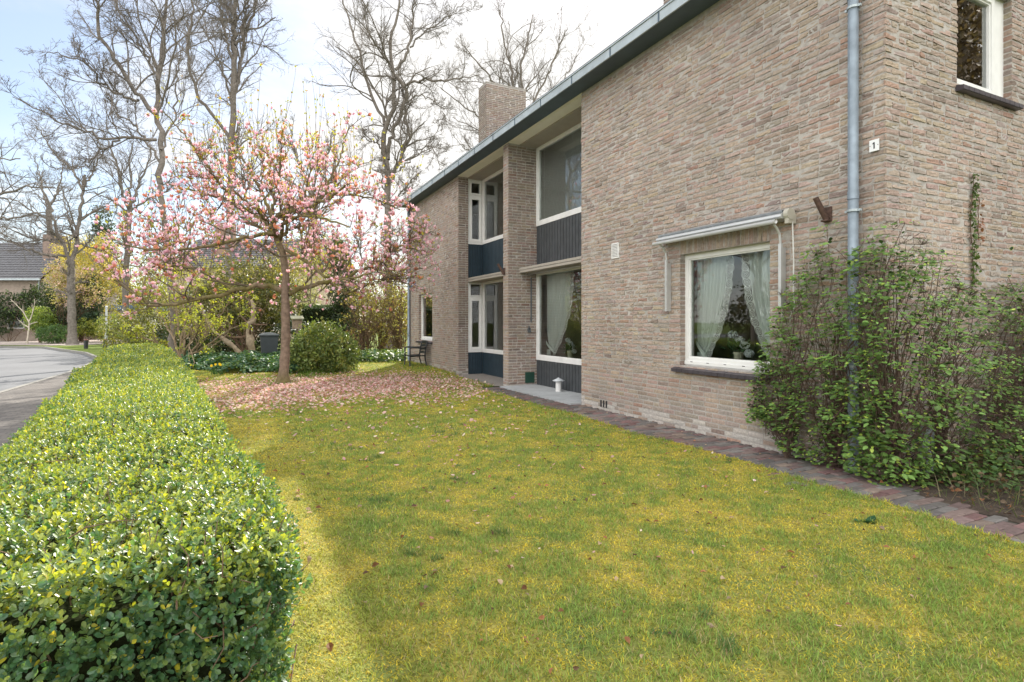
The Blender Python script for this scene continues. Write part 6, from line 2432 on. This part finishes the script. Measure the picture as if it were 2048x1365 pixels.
bush('light_green_bush', 'fresh green bush under the pale trunk beside the low fence line', 'shrub', [(U(228, 650, 32), (.8, .7, .6)), (U(245, 660, 31), (.8, .7, .5))], 2600, .10, [(.13, .18, .045), (.2, .23, .05)], None, stems=5)
st_ = empty('leafless_sapling', gnd(58, 38), 'small leafless pale sapling in front of the tiled house', 'tree')
c = MB()
SPt = [[(54, 690), (58, 660), (58, 640)], [(58, 645), (48, 625), (30, 608), (22, 600)], [(58, 645), (66, 625), (70, 605), (68, 598)], [(57, 655), (45, 648), (36, 640)], [(58, 650), (68, 646), (75, 645)]]
Pq = np.array([resample(np.array([unp(a, b, 38) for a, b in p_]), 9, .01, rb) for p_ in SPt])
Rq = np.array([np.linspace(.06, .045, 9)] + [np.linspace(.04, .012, 9)] * 4)
tubes(c, Pq, Rq, 7)
P1, R1 = spawn(rb, Pq[1:], Rq[1:], 5, .3, 1, .6, .4, 6, .1, .2, .5, .012)
tubes(c, P1, R1, 4)
c.build('trunk', mat('pale_stem', (.50, .45, .37), rough=.9, var=.2, scale=5), st_, True)

# a wood far behind everything
fw = MB()
n = 26000
px = rb.uniform(-500, 1150, n)
dd = rb.uniform(75, 105, n)
hh = 6.5 + 1.8 * np.sin(px * .021) + 1.6 * np.sin(px * .047 + 1) + .8 * np.sin(px * .13)
zz = rb.random(n) ** .9 * hh
P = np.array([gnd(a, b) for a, b in zip(px, dd)])
P[:, 2] = zz
X, Y, Z = axes_from(rb.normal(size=(n, 3)), rb)
ci = (np.sin(px * .03) * .5 + .5 + rb.normal(size=n) * .25)[:, None]
stamp(fw, LEAF4, LEAF4F, P, X, Y, Z, rb.uniform(.5, 1.0, n), (np.array([.10, .115, .045]) * ci.clip(0, 1) + np.array([.17, .145, .085]) * (1 - ci.clip(0, 1))) * rb.uniform(.7, 1.3, (n, 1)))
tag(fw.build('far_wood', M_BUSH), kind='stuff')

# trees and tall evergreens along the other side of the road (seen in the panes)
for i, (x, y, w_, h_) in enumerate(((-15, -6, 3., 4.), (-16, 2, 3.4, 5.2), (-15.5, 9, 3.2, 4.4), (-16.5, 16, 3.3, 5.0), (-19, 23, 3.2, 4.6))):
    bush('roadside_evergreen', 'tall dark evergreen across the road outside the picture, %s' % ('farthest back', 'second from the back', 'level with the hedge', 'beyond the hedge end', 'nearest the road bend')[i], 'shrub',
         [((x, y, h_ * .45), (w_, w_, h_ * .5)), ((x + .6, y + 1.6, h_ * .35), (w_ * .7, w_ * .8, h_ * .4)), ((x - .5, y - 1.4, h_ * .4), (w_ * .8, w_ * .8, h_ * .42))], 11000, .17,
         [(.05, .065, .03), (.08, .085, .035), (.11, .085, .05)], None, stems=8, group='evergreens along the other side of the road')


bush('reflection_tree', 'unseen dark tree added beyond the gable end to darken its window pane', 'tree', [((16.5, -2.0, 8), (2.6, 2.6, 5.5)), ((17, -2.5, 4), (3, 3, 4)), ((19.5, -4, 9), (2.6, 2.6, 5.5))], 90000, .15,
     [(.20, .155, .115), (.16, .13, .10)], None, stems=6)  # unseen tree added to darken the sky reflection in the gable pane


def free_tree(label, x, y, h, seed, group):
    rng = np.random.default_rng(seed)
    t = empty('bare_tree', (x, y, 0), label, 'tree', group)
    z = np.linspace(0, 1, 16)[:, None]
    tr = np.array([x, y, 0]) + np.c_[np.sin(z * 3 + seed) * .3, np.cos(z * 2.3) * .3 - .3, z * h]
    r = np.linspace(.22, .05, 16)
    c = MB()
    tubes(c, tr[None], r[None], 9)
    c.build('trunk', M_BARK, t, True)
    c = MB()
    P1, R1 = spawn(rng, tr[None], r[None], 16, .3, 1, .7, .38, 11, .18, .2, .5, .02)
    P2, R2 = spawn(rng, P1, R1, 7, .15, 1, .75, .48, 8, .2, .1, .6, .014)
    P3, R3 = spawn(rng, P2, R2, 5, .1, 1, .8, .5, 5, .2, .05, .7, .011)
    for a, b, s_ in ((P1, R1, 5), (P2, R2, 4), (P3, R3, 3)):
        tubes(c, a, b, s_)
    c.build('crown', M_CROWN, t)


for i, (x, y, h_) in enumerate(((-9.5, 5.5, 11), (-13.8, 13, 13), (-13.5, 20.5, 12))):
    free_tree('bare roadside tree outside the picture, %s' % ('nearest the viewpoint', 'middle one', 'nearest the bend')[i] , x if x < -12 else -13, y, h_, 50 + i, 'bare trees across the road')


# ---- houses
def tile_roof(mb, O, Ud, Fd, u0, u1, z0, z1, run, wave=.30):
    """pantile slope: ridged along the fall, stepped in courses"""
    nu = int((u1 - u0) / wave * 6)
    us = np.linspace(u0, u1, nu)
    rows = int(math.hypot(run, z1 - z0) / .34)
    O, Ud, Fd = np.array(O, float), np.array(Ud, float), np.array(Fd, float)
    nrm_ = nrm(np.array([0, 0, 1.]) * run - Fd * (z1 - z0))
    prof = .045 * np.abs(np.sin((us - u0) / wave * PI))
    V = []
    for k in range(rows):
        for e_, lift in ((0, .05), (1, .0)):
            f = (k + e_) / rows
            V.append(O + Ud * us[:, None] + Fd * (run * f) + np.array([0, 0, 1.]) * (z0 + (z1 - z0) * f) + nrm_ * (prof + lift)[:, None])
    V = np.array(V)
    idx = np.arange(len(V) * nu).reshape(len(V), nu)
    mb.add(V.reshape(-1, 3), np.stack([idx[:-1, :-1], idx[:-1, 1:], idx[1:, 1:], idx[1:, :-1]], -1).reshape(-1, 4))


M_HWALL = mat('neighbour_brick', (.33, .27, .225), rough=.9, var=.2, scale=5, bmp=(30, .01))
M_TILE = mat('dark_pantiles', (.115, .115, .125), rough=.6, var=.25, scale=5)
M_DARKGLASS = mat('dark_pane', (.03, .04, .045), rough=.08, var=.2, scale=2, spec=.7)


def far_window(parent, O, Uv, Nv, u0, u1, z0, z1, bars=(), fw=.09):
    f = MB()
    f.box(O, Uv, Nv, u0, u0 + fw, z0, z1, .005, .06)
    f.box(O, Uv, Nv, u1 - fw, u1, z0, z1, .005, .06)
    f.box(O, Uv, Nv, u0 + fw, u1 - fw, z0, z0 + fw, .005, .06)
    f.box(O, Uv, Nv, u0 + fw, u1 - fw, z1 - fw, z1, .005, .06)
    for b in bars:
        f.box(O, Uv, Nv, b - .03, b + .03, z0 + fw, z1 - fw, .005, .055)
    w = f.build('window', M_WHITE, parent)
    p = MB()
    p.box(O, Uv, Nv, u0 + fw, u1 - fw, z0 + fw, z1 - fw, .004, .02)
    p.build('pane', M_DARKGLASS, w)


o_ = gnd(87, 43)
hs1 = empty('tiled_house', o_ + VW * -4, 'brick house with dark pantile roof and chimney across the road bend', 'house', )
c = MB()
c.box(o_, VW, -VF, -13, 0, 0, 4.85, -8, 0)
c.add([o_ + VW * -13 + [0, 0, 4.85], o_ + VW * -13 + VF * 8 + [0, 0, 4.85], o_ + VW * -13 + VF * 4 + [0, 0, 8.0],
       o_ + [0, 0, 4.85], o_ + VF * 8 + [0, 0, 4.85], o_ + VF * 4 + [0, 0, 8.0]], [(0, 1, 2), (3, 5, 4)])
c.build('wall', M_HWALL, hs1)
c = MB()
tile_roof(c, o_ - VF * .45, VW, VF, -13.2, .15, 4.72, 8.15, 4.45)
tile_roof(c, o_ + VF * 8.45, VW, -VF, -13.2, .15, 4.72, 8.15, 4.45)
rf = c.build('roof', M_TILE, hs1)
c = MB()
cc_ = gnd(111, 45.5)
c.box(cc_, VW, -VF, -.55, .55, 5.2, 8.55, -.6, .6)
c.build('chimney', mat('chimney_brick', (.22, .165, .14), rough=.9, var=.2), rf)
c = MB()
c.box(o_, VW, -VF, -13.2, .15, 4.66, 4.80, .46, .58)
c.build('gutter', M_ZINC, hs1)
c = MB()
c.tube([o_ + VW * -.3 - VF * .06 + [0, 0, .1], o_ + VW * -.3 - VF * .06 + [0, 0, 4.7]], .06, 8)
c.build('downpipe', M_ZINC, hs1)
far_window(hs1, o_, VW, -VF, -2.75, -1.42, .95, 2.10)
far_window(hs1, o_, VF, VW, 1.0, 2.2, 3.3, 4.3, bars=(1.6,))
o_ = gnd(183, 50)
hs2 = empty('flat_roofed_house', o_ + VW * 2, 'low white flat-roofed house with blue fascia seen past the lamp post', 'house')
c = MB()
c.box(o_, VW, -VF, 0, 4.2, 0, 2.55, -5, 0)
c.build('wall', mat('white_render', (.62, .58, .52), rough=.9, var=.08), hs2)
c = MB()
c.box(o_, VW, -VF, -.3, 4.4, 2.56, 3.0, -5.2, .35)
c.build('fascia', mat('blue_fascia', (.14, .25, .40), rough=.5, var=.1), hs2)
far_window(hs2, o_, VW, -VF, .25, 1.55, .5, 2.4, bars=(.7, 1.1))
o_ = gnd(345, 44)
hs3 = empty('brick_neighbour', o_ + VW * 5, 'beige house with dark tiled roof half hidden behind the magnolia', 'house')
c = MB()
c.box(o_, VW, -VF, 0, 12.0, 0, 5.9, -8, 0)
c.build('wall', mat('beige_brick', (.42, .34, .26), rough=.9, var=.15), hs3)
c = MB()
tile_roof(c, o_ - VF * .4, VW, VF, -.2, 12.2, 5.7, 8.6, 4.4)
tile_roof(c, o_ + VF * 8.4, VW, -VF, -.2, 12.2, 5.7, 8.6, 4.4)
rf = c.build('roof', M_TILE, hs3)
c = MB()
c.box(gnd(452, 46), VW, -VF, -.6, .6, 6.2, 9.6, -.5, .5)
c.build('chimney', mat('red_chimney', (.26, .17, .13), rough=.9, var=.2), rf)
for u in (1.2, 4.6, 8.0):
    far_window(hs3, o_, VW, -VF, u, u + 1.8, 3.4, 4.9, bars=(u + .9,))
    far_window(hs3, o_, VW, -VF, u, u + 1.8, .8, 2.4, bars=(u + .9,))
